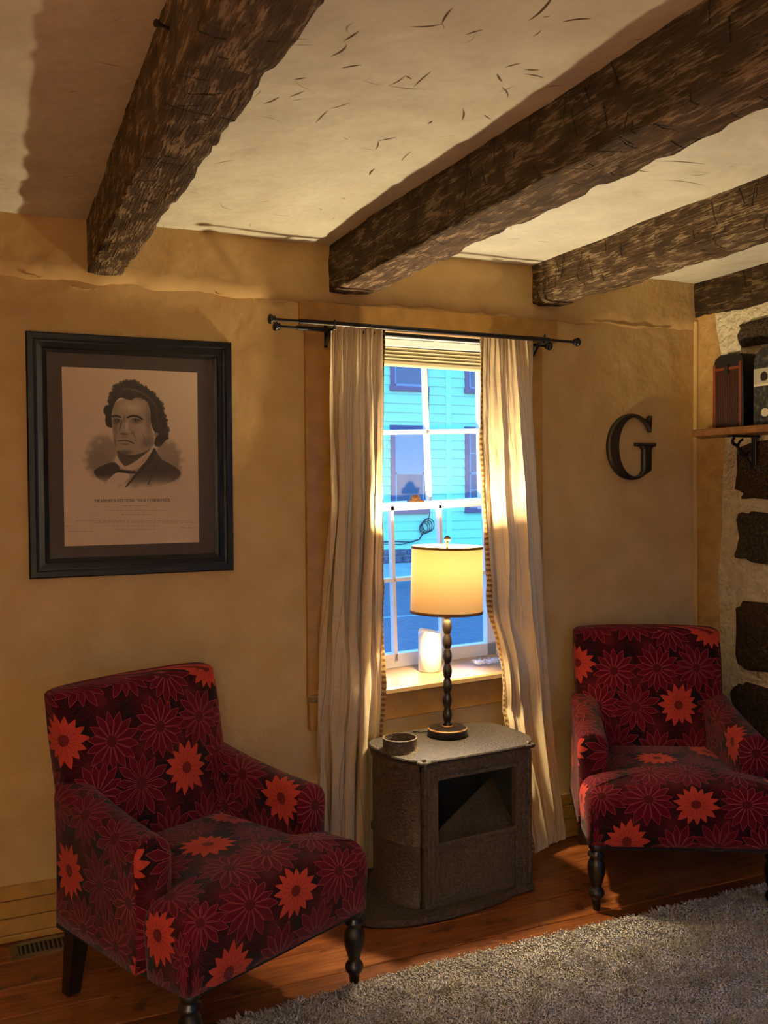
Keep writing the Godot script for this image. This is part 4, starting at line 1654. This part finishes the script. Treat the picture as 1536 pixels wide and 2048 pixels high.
# ------------------------------------------------------------------ table lamp
func lamp() -> void:
	var base := Vector3(1.574, 0.513, 0.163)
	var o := thing("table_lamp", "lit table lamp with cream drum shade and black beaded stem in the window", "lamp", base)
	var b := MB.new()
	b.lathe([Vector2(0, 0), Vector2(0.069, 0), Vector2(0.070, 0.002), Vector2(0.070, 0.024), Vector2(0.070, 0.024), Vector2(0.067, 0.028), Vector2(0.067, 0.028), Vector2(0.022, 0.030), Vector2(0, 0.031)], 40)
	put("base", b.mesh(), M.ebonised, o)
	b = MB.new()
	b.lathe([Vector2(0.0704, 0.0235), Vector2(0.0706, 0.0250), Vector2(0.0680, 0.0278), Vector2(0.0665, 0.0284)], 40)
	put("worn_ring", b.mesh(), M.worn_edge, o)
	b = MB.new()
	b.lathe([Vector2(0.012, 0.0300), Vector2(0.0195, 0.0305), Vector2(0.020, 0.034), Vector2(0.0155, 0.037)], 24)
	put("worn_ring", b.mesh(), M.worn_edge, o)
	b = MB.new()
	var pr := [Vector2(0.0, 0.03), Vector2(0.016, 0.034), Vector2(0.017, 0.040), Vector2(0.0105, 0.046)]
	var y := 0.046
	var hs := [0.052, 0.052, 0.052, 0.052, 0.052, 0.052, 0.054]
	for hh in hs:
		for i in range(1, 11):
			var f := i / 10.0
			pr.append(Vector2(0.0098 + 0.0068 * pow(sin(PI * f), 0.8), y + hh * f))
		y += hh
	pr.append(Vector2(0.0105, y + 0.004)); pr.append(Vector2(0.0135, y + 0.007)); pr.append(Vector2(0.011, y + 0.014)); pr.append(Vector2(0.010, y + 0.035)); pr.append(Vector2(0, y + 0.036))
	b.lathe(pr, 28)
	put("stem", b.mesh(), M.ebonised, o)
	var yy := 0.046
	for k in 8:
		if k > 3:
			b = MB.new()
			b.lathe([Vector2(0.0095, yy - 0.0012), Vector2(0.0112, yy), Vector2(0.0095, yy + 0.0012)], 20)
			put("brass_line", b.mesh(), M.worn_edge, o)
		yy += 0.052
	# shade, leaning a touch
	var s := Node3D.new()
	s.name = "shade"
	s.position = Vector3(0, 0.5525, 0)
	s.rotation = Vector3(0.0, 0.0, -0.018)
	o.add_child(s)
	b = MB.new()
	var h0 := -0.117
	var h1 := 0.117
	b.lathe([Vector2(0.1275, h0), Vector2(0.1250, h1)], 64)
	put("drum", b.mesh(), M.shade_linen, s)
	b = MB.new()
	b.lathe([Vector2(0.1285, h0 - 0.001), Vector2(0.1285, h0 + 0.009), Vector2(0.1270, h0 + 0.009), Vector2(0.1262, h0 - 0.001), Vector2(0.1285, h0 - 0.001)], 64)
	put("lower_tape", b.mesh(), M.shade_tape, s)
	b = MB.new()
	b.lathe([Vector2(0.1262, h1 - 0.008), Vector2(0.1262, h1 + 0.001), Vector2(0.1242, h1 + 0.001), Vector2(0.1242, h1 - 0.008), Vector2(0.1262, h1 - 0.008)], 64)
	put("upper_tape", b.mesh(), M.shade_tape, s)
	# spider, harp and finial
	b = MB.new()
	for k in 3:
		var a := TAU * k / 3.0 + 0.5
		b.tube([Vector3(0.008 * cos(a), 0.108, 0.008 * sin(a)), Vector3(0.06 * cos(a), 0.105, 0.06 * sin(a)), Vector3(0.1245 * cos(a), 0.112, 0.1245 * sin(a))], 0.0014, 6)
	b.lathe([Vector2(0.004, 0.104), Vector2(0.013, 0.105), Vector2(0.013, 0.109), Vector2(0.004, 0.110)], 18)
	put("spider", b.mesh(), M.fitter, s)
	b = MB.new()
	for sg in [-1, 1]:
		var path := []
		for i in 13:
			var f := i / 12.0
			path.append(Vector3(sg * (0.010 + 0.042 * sin(PI * pow(f, 0.85))), -0.105 + 0.212 * f, 0))
		b.tube(path, 0.0013, 6)
	put("harp", b.mesh(), M.fitter, s)
	b = MB.new()
	b.lathe([Vector2(0.0, 0.105), Vector2(0.0035, 0.106), Vector2(0.0045, 0.126), Vector2(0.008, 0.130), Vector2(0.0, 0.131)], 16)
	put("finial_post", b.mesh(), M.fitter, s)
	b = MB.new()
	var fp := [Vector2(0, 0.130)]
	for i in range(1, 12):
		var a := PI * i / 12.0
		fp.append(Vector2(0.0122 * sin(a), 0.1425 - 0.0122 * cos(a)))
	fp.append(Vector2(0, 0.1547))
	b.lathe(fp, 24)
	put("finial", b.mesh(), M.ebonised, s)
	# socket and bulb
	b = MB.new()
	b.lathe([Vector2(0, 0.445), Vector2(0.017, 0.446), Vector2(0.0185, 0.49), Vector2(0.0185, 0.508), Vector2(0.013, 0.514), Vector2(0, 0.514)], 20)
	put("socket", b.mesh(), M.fitter, o)
	b = MB.new()
	var bp := [Vector2(0, 0.510), Vector2(0.013, 0.512), Vector2(0.016, 0.555)]
	for i in range(2, 13):
		var a := PI * i / 13.0
		bp.append(Vector2(0.029 * sin(a), 0.602 - 0.032 * cos(a)))
	bp.append(Vector2(0, 0.634))
	b.lathe(bp, 24)
	put("bulb", b.mesh(), M.bulb_glow, o)
	var l := OmniLight3D.new()
	l.name = "table_lamp_glow"
	l.light_color = Color(1.0, 0.81, 0.46).linear_to_srgb()
	l.light_energy = 1.65
	l.light_size = 0.03
	l.omni_range = 12.0
	l.omni_attenuation = 2.0
	l.shadow_enabled = true
	l.position = Vector3(0, 0.604, 0)
	o.add_child(l)
	# flex trailing behind the base
	b = MB.new()
	b.tube([Vector3(-0.03, 0.006, -0.060), Vector3(-0.075, 0.005, -0.062), Vector3(-0.09, 0.003, -0.085), Vector3(-0.10, -0.03, -0.135), Vector3(-0.10, -0.2, -0.135), Vector3(-0.11, -0.49, -0.12)], 0.0028, 7)
	put("cord", b.mesh(), M.cord_rubber, o)


# ------------------------------------------------------------------ armchairs
func outline_round(P: PackedVector2Array, r: float, k := 5) -> PackedVector2Array:
	var out := PackedVector2Array()
	var n := P.size()
	for i in n:
		var a := P[(i + n - 1) % n]
		var p := P[i]
		var c := P[(i + 1) % n]
		var rr := minf(r, 0.45 * minf(p.distance_to(a), p.distance_to(c)))
		var p0 := p + (a - p).normalized() * rr
		var p1 := p + (c - p).normalized() * rr
		for j in k + 1:
			var f := float(j) / k
			out.append(p0.lerp(p, f).lerp(p.lerp(p1, f), f))
	return out


func densify(P: PackedVector2Array, step: float) -> PackedVector2Array:
	var out := PackedVector2Array()
	for i in P.size():
		var a := P[i]
		var b := P[(i + 1) % P.size()]
		var n := maxi(1, int(a.distance_to(b) / step))
		for k in n:
			out.append(a.lerp(b, float(k) / n))
	return out


func make_chair(label: String) -> Node3D:
	var o := thing("armchair", label, "armchair", Vector3(), 0, "flowered armchairs")
	# ---- seat: T shaped block, crowned on top, cloth wraps down the front
	var T := PackedVector2Array([Vector2(-0.316, 0.035), Vector2(0.316, 0.035), Vector2(0.322, -0.135), Vector2(0.235, -0.150), Vector2(0.225, -0.50), Vector2(-0.225, -0.50), Vector2(-0.235, -0.150), Vector2(-0.322, -0.135)])
	T = densify(outline_round(T, 0.035), 0.02)
	var nT := T.size()
	var nrm := PackedVector2Array()
	var area := 0.0
	for i in nT:
		area += T[i].cross(T[(i + 1) % nT])
	for i in nT:
		var d := (T[(i + 1) % nT] - T[(i + nT - 1) % nT]).normalized() * signf(area)
		nrm.append(Vector2(d.y, -d.x))
	var b := MB.new()
	var rows := []
	var uvs := []
	var H := 0.415
	for lv in [[0.218, -0.012, 1.0], [0.222, -0.002, 1.0], [0.26, 0.0, 1.0], [0.31, 0.003, 1.0], [0.345, 0.005, 1.0], [0.372, 0.0, 1.0], [0.392, -0.011, 1.0], [0.405, -0.026, 1.0], [0.413, -0.045, 1.0], [0.419, -0.045, 0.87], [0.427, -0.045, 0.62], [0.431, -0.045, 0.38], [0.433, -0.045, 0.14], [0.433, -0.045, 0.0]]:
		var row := PackedVector3Array()
		var u := PackedVector2Array()
		for i in nT:
			var q: Vector2 = T[i] + nrm[i] * lv[1]
			q = Vector2(0, -0.14) + (q - Vector2(0, -0.14)) * lv[2]
			row.append(Vector3(q.x, lv[0] + (0.006 * (1.0 - pow(absf(q.x) / 0.33, 2.0)) if lv[0] > 0.40 else 0.0), q.y))
			var down: float = maxf(0.0, H - lv[0])
			u.append(Vector2(q.x + nrm[i].x * down, q.y + nrm[i].y * down))
		u.append(u[0])
		rows.append(row)
		uvs.append(u)
	b.grid(rows, uvs, true)
	put("seat", b.mesh(), M.flowered_cloth, o)
	# ---- back: raked slab with a soft top
	b = MB.new()
	rows = []
	uvs = []
	var TOP := 0.842
	for j in 22:
		var f := j / 21.0
		var y := lerpf(0.24, TOP, f)
		var ins := 0.0
		if j >= 18:
			ins = [0.004, 0.012, 0.026, 0.040][j - 18]
			y = TOP - [0.016, 0.008, 0.002, 0.0][j - 18]
		var g := clampf((y - 0.24) / (TOP - 0.24), 0, 1)
		var zc := lerpf(-0.515, -0.622, pow(g, 1.15))
		var hx := lerpf(0.266, 0.281, g) - ins
		var hz := lerpf(0.058, 0.046, g) - ins * 0.85
		hz = maxf(hz, 0.006)
		var row := PackedVector3Array()
		var u := PackedVector2Array()
		var run := 0.0
		var last := Vector3()
		for i in 56:
			var a := TAU * i / 56.0 - PI / 2
			var c := cos(a)
			var s := sin(a)
			var p := Vector3(hx * signf(c) * pow(absf(c), 0.24), y, zc + hz * signf(s) * pow(absf(s), 0.36))
			p.z += 0.016 * (1.0 - pow(p.x / hx, 2.0)) * (1.0 if s > 0 else 0.0)
			p.y += 0.008 * (1.0 - pow(p.x / hx, 2.0)) * g
			row.append(p)
			if i:
				run += Vector2(p.x, p.z).distance_to(Vector2(last.x, last.z))
			u.append(Vector2(run - 0.35, -y + 0.18))
			last = p
		u.append(u[55] + Vector2(0.02, 0))
		rows.append(row)
		uvs.append(u)
	b.grid(rows, uvs, true, true, 0)
	put("backrest", b.mesh(), M.flowered_cloth, o)
	# ---- arms: upright pads with rolled tops, rising to the back
	for sg in [-1.0, 1.0]:
		b = MB.new()
		rows = []
		uvs = []
		var NZ := 18
		# front face closes in rings, then the pad runs back
		var front := [[0.0, 0.016], [0.45, 0.015], [0.75, 0.011], [0.92, 0.005], [1.0, -0.006]]
		for j in front.size() + NZ:
			var isf := j < front.size()
			var f := 0.0 if isf else float(j - front.size() + 1) / NZ
			var z: float = -0.150 + (front[j][1] if isf else 0.0) - 0.41 * f
			var k: float = front[j][0] if isf else 1.0
			var yt := lerpf(0.540, 0.605, pow(f, 1.5))
			var hw := 0.053
			var xc: float = sg * lerpf(0.272, 0.245, f)
			var row := PackedVector3Array()
			var u := PackedVector2Array()
			var run := 0.0
			var last := Vector3()
			for i in 36:
				var p: Vector3
				if i < 9:
					p = Vector3(xc + sg * (hw - 0.004 * sin(i / 9.0 * PI)), lerpf(0.22, yt - 0.055, i / 9.0), z)
				elif i < 27:
					var a := PI * (i - 9) / 18.0
					p = Vector3(xc + sg * cos(a) * hw * (1.0 + 0.10 * sin(a)), yt - 0.055 + 0.055 * pow(sin(a), 0.8), z)
				else:
					p = Vector3(xc - sg * hw, lerpf(yt - 0.055, 0.22, (i - 26) / 9.0), z)
				if i:
					run += Vector2(p.x, p.y).distance_to(Vector2(last.x, last.y))
				last = p
				if isf:
					p = Vector3(xc + (p.x - xc) * k, 0.42 + (p.y - 0.42) * k, z)
					u.append(Vector2(p.x * 1.0 + 0.2 * sg, -p.y + 0.11))
				else:
					u.append(Vector2(z + 0.13 * sg + 0.05, run * -sg + 0.2))
				row.append(p)
			u.append(u[35])
			rows.append(row)
			uvs.append(u)
		# cloth pieces meet in a seam at the front edge
		var fr := front.size()
		b.grid(rows.slice(0, fr), uvs.slice(0, fr), true)
		var seam := PackedVector2Array()
		var run2 := 0.0
		var rw: PackedVector3Array = rows[fr - 1]
		for i in 36:
			if i:
				run2 += rw[i].distance_to(rw[i - 1])
			seam.append(Vector2(rw[0].z + 0.13 * sg + 0.05, run2 * -sg + 0.2))
		seam.append(seam[35])
		b.grid([rw] + rows.slice(fr), [seam] + uvs.slice(fr), true)
		put("arm", b.mesh(), M.flowered_cloth, o)
	# ---- dust cover under the frame
	bx("dust_cover", Vector3(-0.30, 0.205, -0.56), Vector3(0.30, 0.224, 0.02), M.under_cloth, o, 0.006)
	# ---- legs
	for sg in [-1.0, 1.0]:
		b = MB.new()
		b.lathe([Vector2(0, 0.222), Vector2(0.026, 0.222), Vector2(0.026, 0.206), Vector2(0.020, 0.200), Vector2(0.019, 0.194), Vector2(0.028, 0.188), Vector2(0.029, 0.182), Vector2(0.022, 0.176), Vector2(0.021, 0.170), Vector2(0.0275, 0.158), Vector2(0.030, 0.140), Vector2(0.0275, 0.118), Vector2(0.021, 0.096), Vector2(0.0165, 0.080), Vector2(0.0165, 0.074), Vector2(0.020, 0.071), Vector2(0.0255, 0.062), Vector2(0.0265, 0.054), Vector2(0.0225, 0.044), Vector2(0.0165, 0.038), Vector2(0.0150, 0.030), Vector2(0.0125, 0.004), Vector2(0.011, 0.0), Vector2(0, 0.0)], 28, Vector3(sg * 0.284, 0, 0.0))
		put("front_leg", b.mesh(), M.black_wood, o)
		b = MB.new()
		var q := []
		for c in [[0.250, -0.525, 0.235, 0.026], [0.245, -0.580, 0.0, 0.018]]:
			for k in [[-1, -1], [1, -1], [1, 1], [-1, 1]]:
				q.append(Vector3(sg * c[0] + k[0] * c[3], c[2], c[1] + k[1] * c[3]))
		b.hexa(q)
		put("rear_leg", b.mesh(), M.black_wood, o)
	return o


func chairs() -> void:
	var a := make_chair("red flowered armchair with low arms below the framed portrait")
	a.position = Vector3(0.736, 0.0, 0.815)
	a.rotation.y = deg_to_rad(25.0)
	var c: Node3D = a.duplicate()
	c.name = numbered("armchair")
	add_child(c)
	c.set_meta("label", "red flowered armchair in the corner beside the stone wall, under the letter")
	c.position = Vector3(2.150, 0.0, 0.720)
	c.rotation.y = deg_to_rad(-28.0)


# ------------------------------------------------------------------ framed print
func picture() -> void:
	var x0 := 0.204
	var x1 := 0.846
	var y0 := 1.117
	var y1 := 1.876
	var o := thing("framed_print", "black framed engraved portrait of a dark haired man on the wall", "picture", Vector3((x0 + x1) / 2, y0, 0.0))
	var cx := (x0 + x1) / 2
	var X := func(x: float) -> float: return x - cx
	var W := (x1 - x0) / 2
	var Hh := y1 - y0
	# moulding profile: distance in from the outer edge, height off the wall
	var prof := [[0.0, 0.001], [0.0, 0.017], [0.004, 0.021], [0.020, 0.021], [0.024, 0.017], [0.030, 0.016], [0.046, 0.018], [0.050, 0.014], [0.060, 0.010], [0.060, 0.003]]
	var corners := func(d: float) -> Array: return [Vector2(-W + d, d), Vector2(W - d, d), Vector2(W - d, Hh - d), Vector2(-W + d, Hh - d)]
	for k in 4:
		var b := MB.new()
		b.begin()
		for i in prof.size() - 1:
			var A: Array = corners.call(prof[i][0])
			var B: Array = corners.call(prof[i + 1][0])
			var p: Vector2 = A[k]
			var q: Vector2 = A[(k + 1) % 4]
			var r: Vector2 = B[(k + 1) % 4]
			var s: Vector2 = B[k]
			b.quad(Vector3(p.x, p.y, prof[i][1]), Vector3(s.x, s.y, prof[i + 1][1]), Vector3(r.x, r.y, prof[i + 1][1]), Vector3(q.x, q.y, prof[i][1]), p, s, r, q)
		b.orient()
		put("frame_rail", b.mesh(), M.frame_black, o)
	bx("mat", Vector3(-W + 0.05, 0.05, 0.002), Vector3(W - 0.05, Hh - 0.05, 0.0045), M.mat_board, o, 0.0)
	var px0: float = X.call(0.309)
	var px1: float = X.call(0.7325)
	var py0 := 1.214 - y0
	var py1 := 1.773 - y0
	var b := MB.new()
	var z := 0.0056
	b.quad(Vector3(px0, py1, z), Vector3(px1, py1, z), Vector3(px1, py0, z), Vector3(px0, py0, z), Vector2(0, 0), Vector2(1, 0), Vector2(1, 1), Vector2(0, 1))
	for e in [[px0, py0, px1, py0], [px1, py0, px1, py1], [px1, py1, px0, py1], [px0, py1, px0, py0]]:
		b.quad(Vector3(e[0], e[1], z), Vector3(e[2], e[3], z), Vector3(e[2], e[3], 0.0044), Vector3(e[0], e[1], 0.0044), Vector2(0.01, 0.01), Vector2(0.02, 0.01), Vector2(0.02, 0.02), Vector2(0.01, 0.02))
	var pp := put("print", b.mesh(), M.engraving, o)
	# caption in the type of the sheet
	var tm := TextMesh.new()
	var f := SystemFont.new()
	f.font_names = PackedStringArray(["Droid Serif"])
	f.font_weight = 700
	tm.font = f
	tm.text = "THADDEUS STEVENS, \"OLD COMMONER.\""
	tm.font_size = 32
	tm.depth = 0.02
	tm.pixel_size = 0.01
	var wd := tm.get_aabb().size.x
	tm.pixel_size = 0.01 * 0.247 / maxf(wd, 0.01)
	tm.depth = 0.0003
	var cap := put("lettering", tm, M.ink, pp)
	cap.position = Vector3(X.call(0.524), 1.3545 - y0, 0.0058)
	bx("glazing", Vector3(-W + 0.056, 0.056, 0.0075), Vector3(W - 0.056, Hh - 0.056, 0.0095), M.clear_glass, o, 0.0)


# ------------------------------------------------------------------ letter on the wall
func letter() -> void:
	var c := Vector2(2.503, 1.547)
	# outer and inner bowl, open to the right, with stem, bar and serif
	var P := PackedVector2Array()
	var E := func(rx: float, ry: float, ox: float, a: float) -> Vector2: return Vector2(ox + rx * cos(a), ry * sin(a))
	# outer bowl from the upper terminal round the left to the foot of the stem
	P.append(Vector2(0.088, 0.060))
	P.append(Vector2(0.098, 0.060))
	P.append(Vector2(0.100, 0.128))
	P.append(Vector2(0.088, 0.128))
	P.append(Vector2(0.078, 0.112))
	for i in 41:
		var a := deg_to_rad(62 + (298 - 62) * i / 40.0)
		P.append(E.call(0.121, 0.134, 0.0, a))
	P.append(Vector2(0.090, -0.100))
	P.append(Vector2(0.098, -0.094))
	P.append(Vector2(0.098, -0.012))
	P.append(Vector2(0.104, 0.000))
	P.append(Vector2(0.121, 0.004))
	P.append(Vector2(0.121, 0.017))
	P.append(Vector2(0.018, 0.017))
	P.append(Vector2(0.018, 0.004))
	P.append(Vector2(0.046, 0.000))
	P.append(Vector2(0.054, -0.012))
	P.append(Vector2(0.054, -0.094))
	for i in 41:
		var a := deg_to_rad(292 - (292 - 60) * i / 40.0)
		P.append(E.call(0.080, 0.119, 0.014, a))
	P.append(Vector2(0.072, 0.086))
	var b := MB.new()
	b.extrude(P, 0.004, 0.024, 0.006)
	var o := put("wall_letter", b.mesh(), M.letter_bronze)
	o.position = Vector3(c.x, c.y, 0.0)
	tag(o, "dark metal serif letter G hung on the tan wall right of the curtain", "letter")


# ------------------------------------------------------------------ shelf and what stands on it
func shelf() -> void:
	var o := thing("wall_shelf", "brown wooden shelf board on the stone wall, carried by an iron scroll", "shelf", Vector3())
	var b := MB.new()
	b.xf = Transform3D(Basis(Vector3(1, 0, 0), PI / 2), Vector3(0, 1.609, 0))
	b.extrude(PackedVector2Array([Vector2(2.662, 0.185), Vector2(RW + 0.01, 0.022), Vector2(RW + 0.01, 0.95), Vector2(2.662, 0.95)]), 0.0, 0.027, 0.003, true)
	put("board", b.mesh(), M.shelf_pine, o)
	for z in [0.345, 0.85]:
		b = MB.new()
		b.box(Vector3(2.70, 1.574, z - 0.012), Vector3(RW, 1.583, z + 0.012), 0.002)
		b.box(Vector3(RW - 0.022, 1.42, z - 0.012), Vector3(RW - 0.012, 1.58, z + 0.012), 0.002)
		for s in [[2.728, 1.554, 0.017, 3.6], [2.775, 1.527, 0.040, 4.2]]:
			var path := []
			for i in 28:
				var f := i / 27.0
				var a: float = s[3] * f + 0.6
				path.append(Vector3(s[0] + s[2] * (1.0 - 0.55 * f) * cos(a + 1.2), s[1] + s[2] * (1.0 - 0.55 * f) * sin(a + 1.2), z))
			b.tube(path, 0.005, 7)
		b.tube([Vector3(2.712, 1.556, z), Vector3(2.75, 1.53, z), Vector3(2.80, 1.48, z), Vector3(2.826, 1.44, z)], 0.005, 7)
		put("scroll_bracket", b.mesh(), M.rod_iron, o)
	# amber case
	var a := thing("case", "tall amber and maroon case with a metal carry handle on the shelf end", "case", Vector3(2.77, 1.6095, 0.318))
	b = MB.new()
	var pr := PackedVector2Array()
	for q in [Vector2(-0.079, 0), Vector2(0.079, 0), Vector2(0.074, 0.255), Vector2(0.066, 0.272), Vector2(0.040, 0.284), Vector2(-0.040, 0.284), Vector2(-0.066, 0.272), Vector2(-0.074, 0.255)]:
		pr.append(q)
	b.xf = Transform3D(Basis(Vector3(0, 1, 0), -PI / 2), Vector3())
	b.extrude(pr, -0.050, 0.056, 0.004, true)
	put("body", b.mesh(), M.black_tin, a)
	b = MB.new()
	b.xf = Transform3D(Basis(Vector3(0, 1, 0), -PI / 2), Vector3())
	b.box(Vector3(-0.074, 0.004, 0.053), Vector3(-0.060, 0.25, 0.060), 0.002)
	b.box(Vector3(0.060, 0.004, 0.053), Vector3(0.073, 0.25, 0.060), 0.002)
	b.box(Vector3(-0.070, 0.223, 0.053), Vector3(0.070, 0.234, 0.061), 0.002)
	put("amber_edge", b.mesh(), M.amber_case, a)
	b = MB.new()
	b.xf = Transform3D(Basis(Vector3(0, 1, 0), -PI / 2), Vector3())
	b.box(Vector3(-0.060, 0.006, 0.053), Vector3(0.060, 0.223, 0.058), 0.002)
	for i in 9:
		b.tube([Vector3(-0.05 + i * 0.0125, 0.012, 0.058), Vector3(-0.05 + i * 0.0125, 0.216, 0.058)], 0.0022, 6)
	put("ribbed_front", b.mesh(), M.maroon_front, a)
	b = MB.new()
	b.xf = Transform3D(Basis(Vector3(0, 1, 0), -PI / 2), Vector3())
	b.box(Vector3(-0.010, 0.205, 0.056), Vector3(0.010, 0.240, 0.066), 0.004)
	put("clasp", b.mesh(), M.black_tin, a)
	b = MB.new()
	b.xf = Transform3D(Basis(Vector3(0, 1, 0), -PI / 2), Vector3())
	b.tube([Vector3(-0.034, 0.282, 0.02), Vector3(-0.032, 0.292, 0.02), Vector3(0.032, 0.292, 0.02), Vector3(0.034, 0.282, 0.02)], 0.004, 8)
	put("handle", b.mesh(), M.nickel, a)
	# printed tin
	var t := thing("tin", "grey printed tin with a rounded top at the frame's right edge of the shelf", "tin", Vector3(2.77, 1.6095, 0.535))
	b = MB.new()
	var q := PackedVector2Array([Vector2(-0.085, 0), Vector2(0.085, 0), Vector2(0.085, 0.235)])
	for i in 9:
		var an := PI / 2 * i / 8.0
		q.append(Vector2(0.035 + 0.05 * cos(an), 0.235 + 0.05 * sin(an)))
	for i in 9:
		var an := PI / 2 + PI / 2 * i / 8.0
		q.append(Vector2(-0.035 + 0.05 * cos(an), 0.235 + 0.05 * sin(an)))
	b.xf = Transform3D(Basis(Vector3(0, 1, 0), -PI / 2), Vector3())
	b.extrude(q, -0.05, 0.058, 0.004, true)
	put("body", b.mesh(), M.black_tin, t)
	b = MB.new()
	b.xf = Transform3D(Basis(Vector3(0, 1, 0), -PI / 2), Vector3())
	b.begin()
	var face := PackedVector2Array()
	for p in q:
		face.append(Vector2(p.x * 0.94, 0.008 + p.y * 0.955))
	b.extrude(face, 0.056, 0.0605)
	for i in b.uv.size():
		b.uv[i] = Vector2((b.uv[i].x + 0.085) / 0.17, 1.0 - b.uv[i].y / 0.29)
	put("printed_face", b.mesh(), M.grey_tin, t)


# ------------------------------------------------------------------ small things
func small_things() -> void:
	# pillar candle, its lip melted into waves
	var b := MB.new()
	var R := 0.0445
	var rows := []
	var uvs := []
	for ring in [[0.0, 0.0], [1.0 - 0.06, 0.0], [1.0, 0.003], [1.0, 0.07], [1.0, 0.135], [1.0, 0.152], [0.93, 0.153], [0.86, 0.146], [0.80, 0.134], [0.4, 0.132], [0.0, 0.131]]:
		var row := PackedVector3Array()
		var u := PackedVector2Array()
		for i in 41:
			var a := TAU * (i % 40) / 40.0
			var y: float = ring[1]
			if y > 0.14:
				y += 0.0065 * sin(3.0 * a + 0.6) + 0.003 * sin(5.0 * a)
			if i < 40:
				row.append(Vector3(R * ring[0] * cos(a), y, R * ring[0] * sin(a)))
			u.append(Vector2(a, y))
		rows.append(row)
		uvs.append(u)
	b.grid(rows, uvs, true)
	var o := thing("candle", "white pillar candle with a wavy top on the window sill", "candle", Vector3(1.632, 0.6935, -0.085))
	put("wax", b.mesh(), M.candle_wax, o)
	b = MB.new()
	b.tube([Vector3(0, 0.130, 0), Vector3(0.001, 0.145, 0.001)], 0.0012, 6)
	put("wick", b.mesh(), M.wick, o)
	# crumpled clear film on the sill
	b = MB.new()
	var n := noise(1.0, FastNoiseLite.TYPE_SIMPLEX, 3, 4)
	rows = []
	uvs = []
	for j in 13:
		var row := PackedVector3Array()
		var u := PackedVector2Array()
		for i in 21:
			var x := -0.075 + 0.15 * i / 20.0
			var z := -0.03 + 0.06 * j / 12.0
			row.append(Vector3(x + n.get_noise_2d(x * 30.0, z * 30.0) * 0.02, absf(n.get_noise_2d(x * 40.0 + 9.0, z * 40.0)) * 0.028 + 0.0008, z + n.get_noise_2d(x * 25.0 + 50.0, z * 30.0) * 0.02))
			u.append(Vector2(x, z))
		rows.append(row)
		uvs.append(u)
	b.grid(rows, uvs, false, false, -1)
	var f := put("plastic_film", b.mesh(), M.plastic_film)
	f.position = Vector3(1.885, 0.7045, -0.06)
	tag(f, "crumpled scrap of clear plastic film on the window sill beside the right curtain", "plastic")
	# pleated blind drawn up at the head of the window
	var bl := thing("window_blind", "cream pleated blind drawn up at the top of the window", "blind", Vector3(1.63, 1.863, -0.135))
	bx("head_rail", Vector3(-0.355, 0.052, -0.025), Vector3(0.355, 0.080, 0.025), M.white_paint, bl, 0.004)
	bx("bottom_rail", Vector3(-0.352, -0.018, -0.022), Vector3(0.352, -0.002, 0.022), M.blind_cloth, bl, 0.004, Transform3D(Basis(Vector3(0, 0, 1), -0.012), Vector3()))
	b = MB.new()
	for k in 4:
		var y := 0.0 + k * 0.013
		b.xf = Transform3D(Basis(Vector3(0, 0, 1), -0.009), Vector3(0, y, 0))
		b.hexa([Vector3(-0.35, 0, -0.022), Vector3(0.35, 0, -0.022), Vector3(0.35, 0.0, 0.016), Vector3(-0.35, 0.0, 0.016), Vector3(-0.35, 0.012, -0.022), Vector3(0.35, 0.012, -0.022), Vector3(0.35, 0.009, 0.022), Vector3(-0.35, 0.009, 0.022)])
	put("pleats", b.mesh(), M.blind_cloth, bl)
	# floor register by the wall
	var r := thing("floor_register", "steel floor register with narrow slots beside the left chair's rear leg", "vent", Vector3(0.262, 0.0, 0.084), 0.02)
	b = MB.new()
	for q in [[-0.135, -0.052, 0.135, -0.034], [-0.135, 0.034, 0.135, 0.052], [-0.135, -0.052, -0.112, 0.052], [0.112, -0.052, 0.135, 0.052]]:
		b.box(Vector3(q[0], -0.001, q[1]), Vector3(q[2], 0.0055, q[3]), 0.002)
	put("frame", b.mesh(), M.register_steel, r)
	bx("slot_sheet", Vector3(-0.113, -0.001, -0.035), Vector3(0.113, 0.0014, 0.035), M.vent_dark, r, 0.0)  # flat near-black sheet standing for the shaded duct below the slats
	for i in 17:
		var x := -0.105 + i * 0.0132
		bx("slat", Vector3(x - 0.0026, 0.0, -0.035), Vector3(x + 0.0026, 0.0048, 0.035), M.register_steel, r, 0.001)


# ------------------------------------------------------------------ an unseen lamp, placed to light the walls, ceiling and rug
func unseen_lamp() -> void:
	var at := Vector3(-0.55, 0.17, 3.7)
	var o := thing("unseen_floor_lamp", "unseen standing lamp with a pale shade, placed to light the walls, ceiling and rug", "lamp", at)
	var b := MB.new()
	b.lathe([Vector2(0, -0.17), Vector2(0.13, -0.17), Vector2(0.13, -0.155), Vector2(0.02, -0.14), Vector2(0.011, -0.12), Vector2(0.011, 1.39), Vector2(0, 1.39)], 24)
	put("stand", b.mesh(), M.ebonised, o)
	b = MB.new()
	b.lathe([Vector2(0.19, 1.30), Vector2(0.14, 1.58)], 40)
	var lm := mat("far_shade", c8(246, 238, 224), 0.9)
	lm.backlight_enabled = true
	lm.backlight = Color(0.78, 0.76, 0.72)
	put("shade", b.mesh(), lm, o)
	b = MB.new()
	b.lathe([Vector2(0, 1.39), Vector2(0.03, 1.41), Vector2(0.032, 1.44), Vector2(0.02, 1.47), Vector2(0, 1.475)], 20)
	put("bulb", b.mesh(), M.bulb_glow, o)
	var l := OmniLight3D.new()
	l.name = "unseen_floor_lamp_glow"
	l.light_color = Color(1.0, 0.94, 0.82).linear_to_srgb()
	l.light_energy = 6.8
	l.light_size = 0.03
	l.omni_range = 12.0
	l.omni_attenuation = 2.0
	l.shadow_enabled = true
	l.position = Vector3(0, 1.435, 0)
	o.add_child(l)
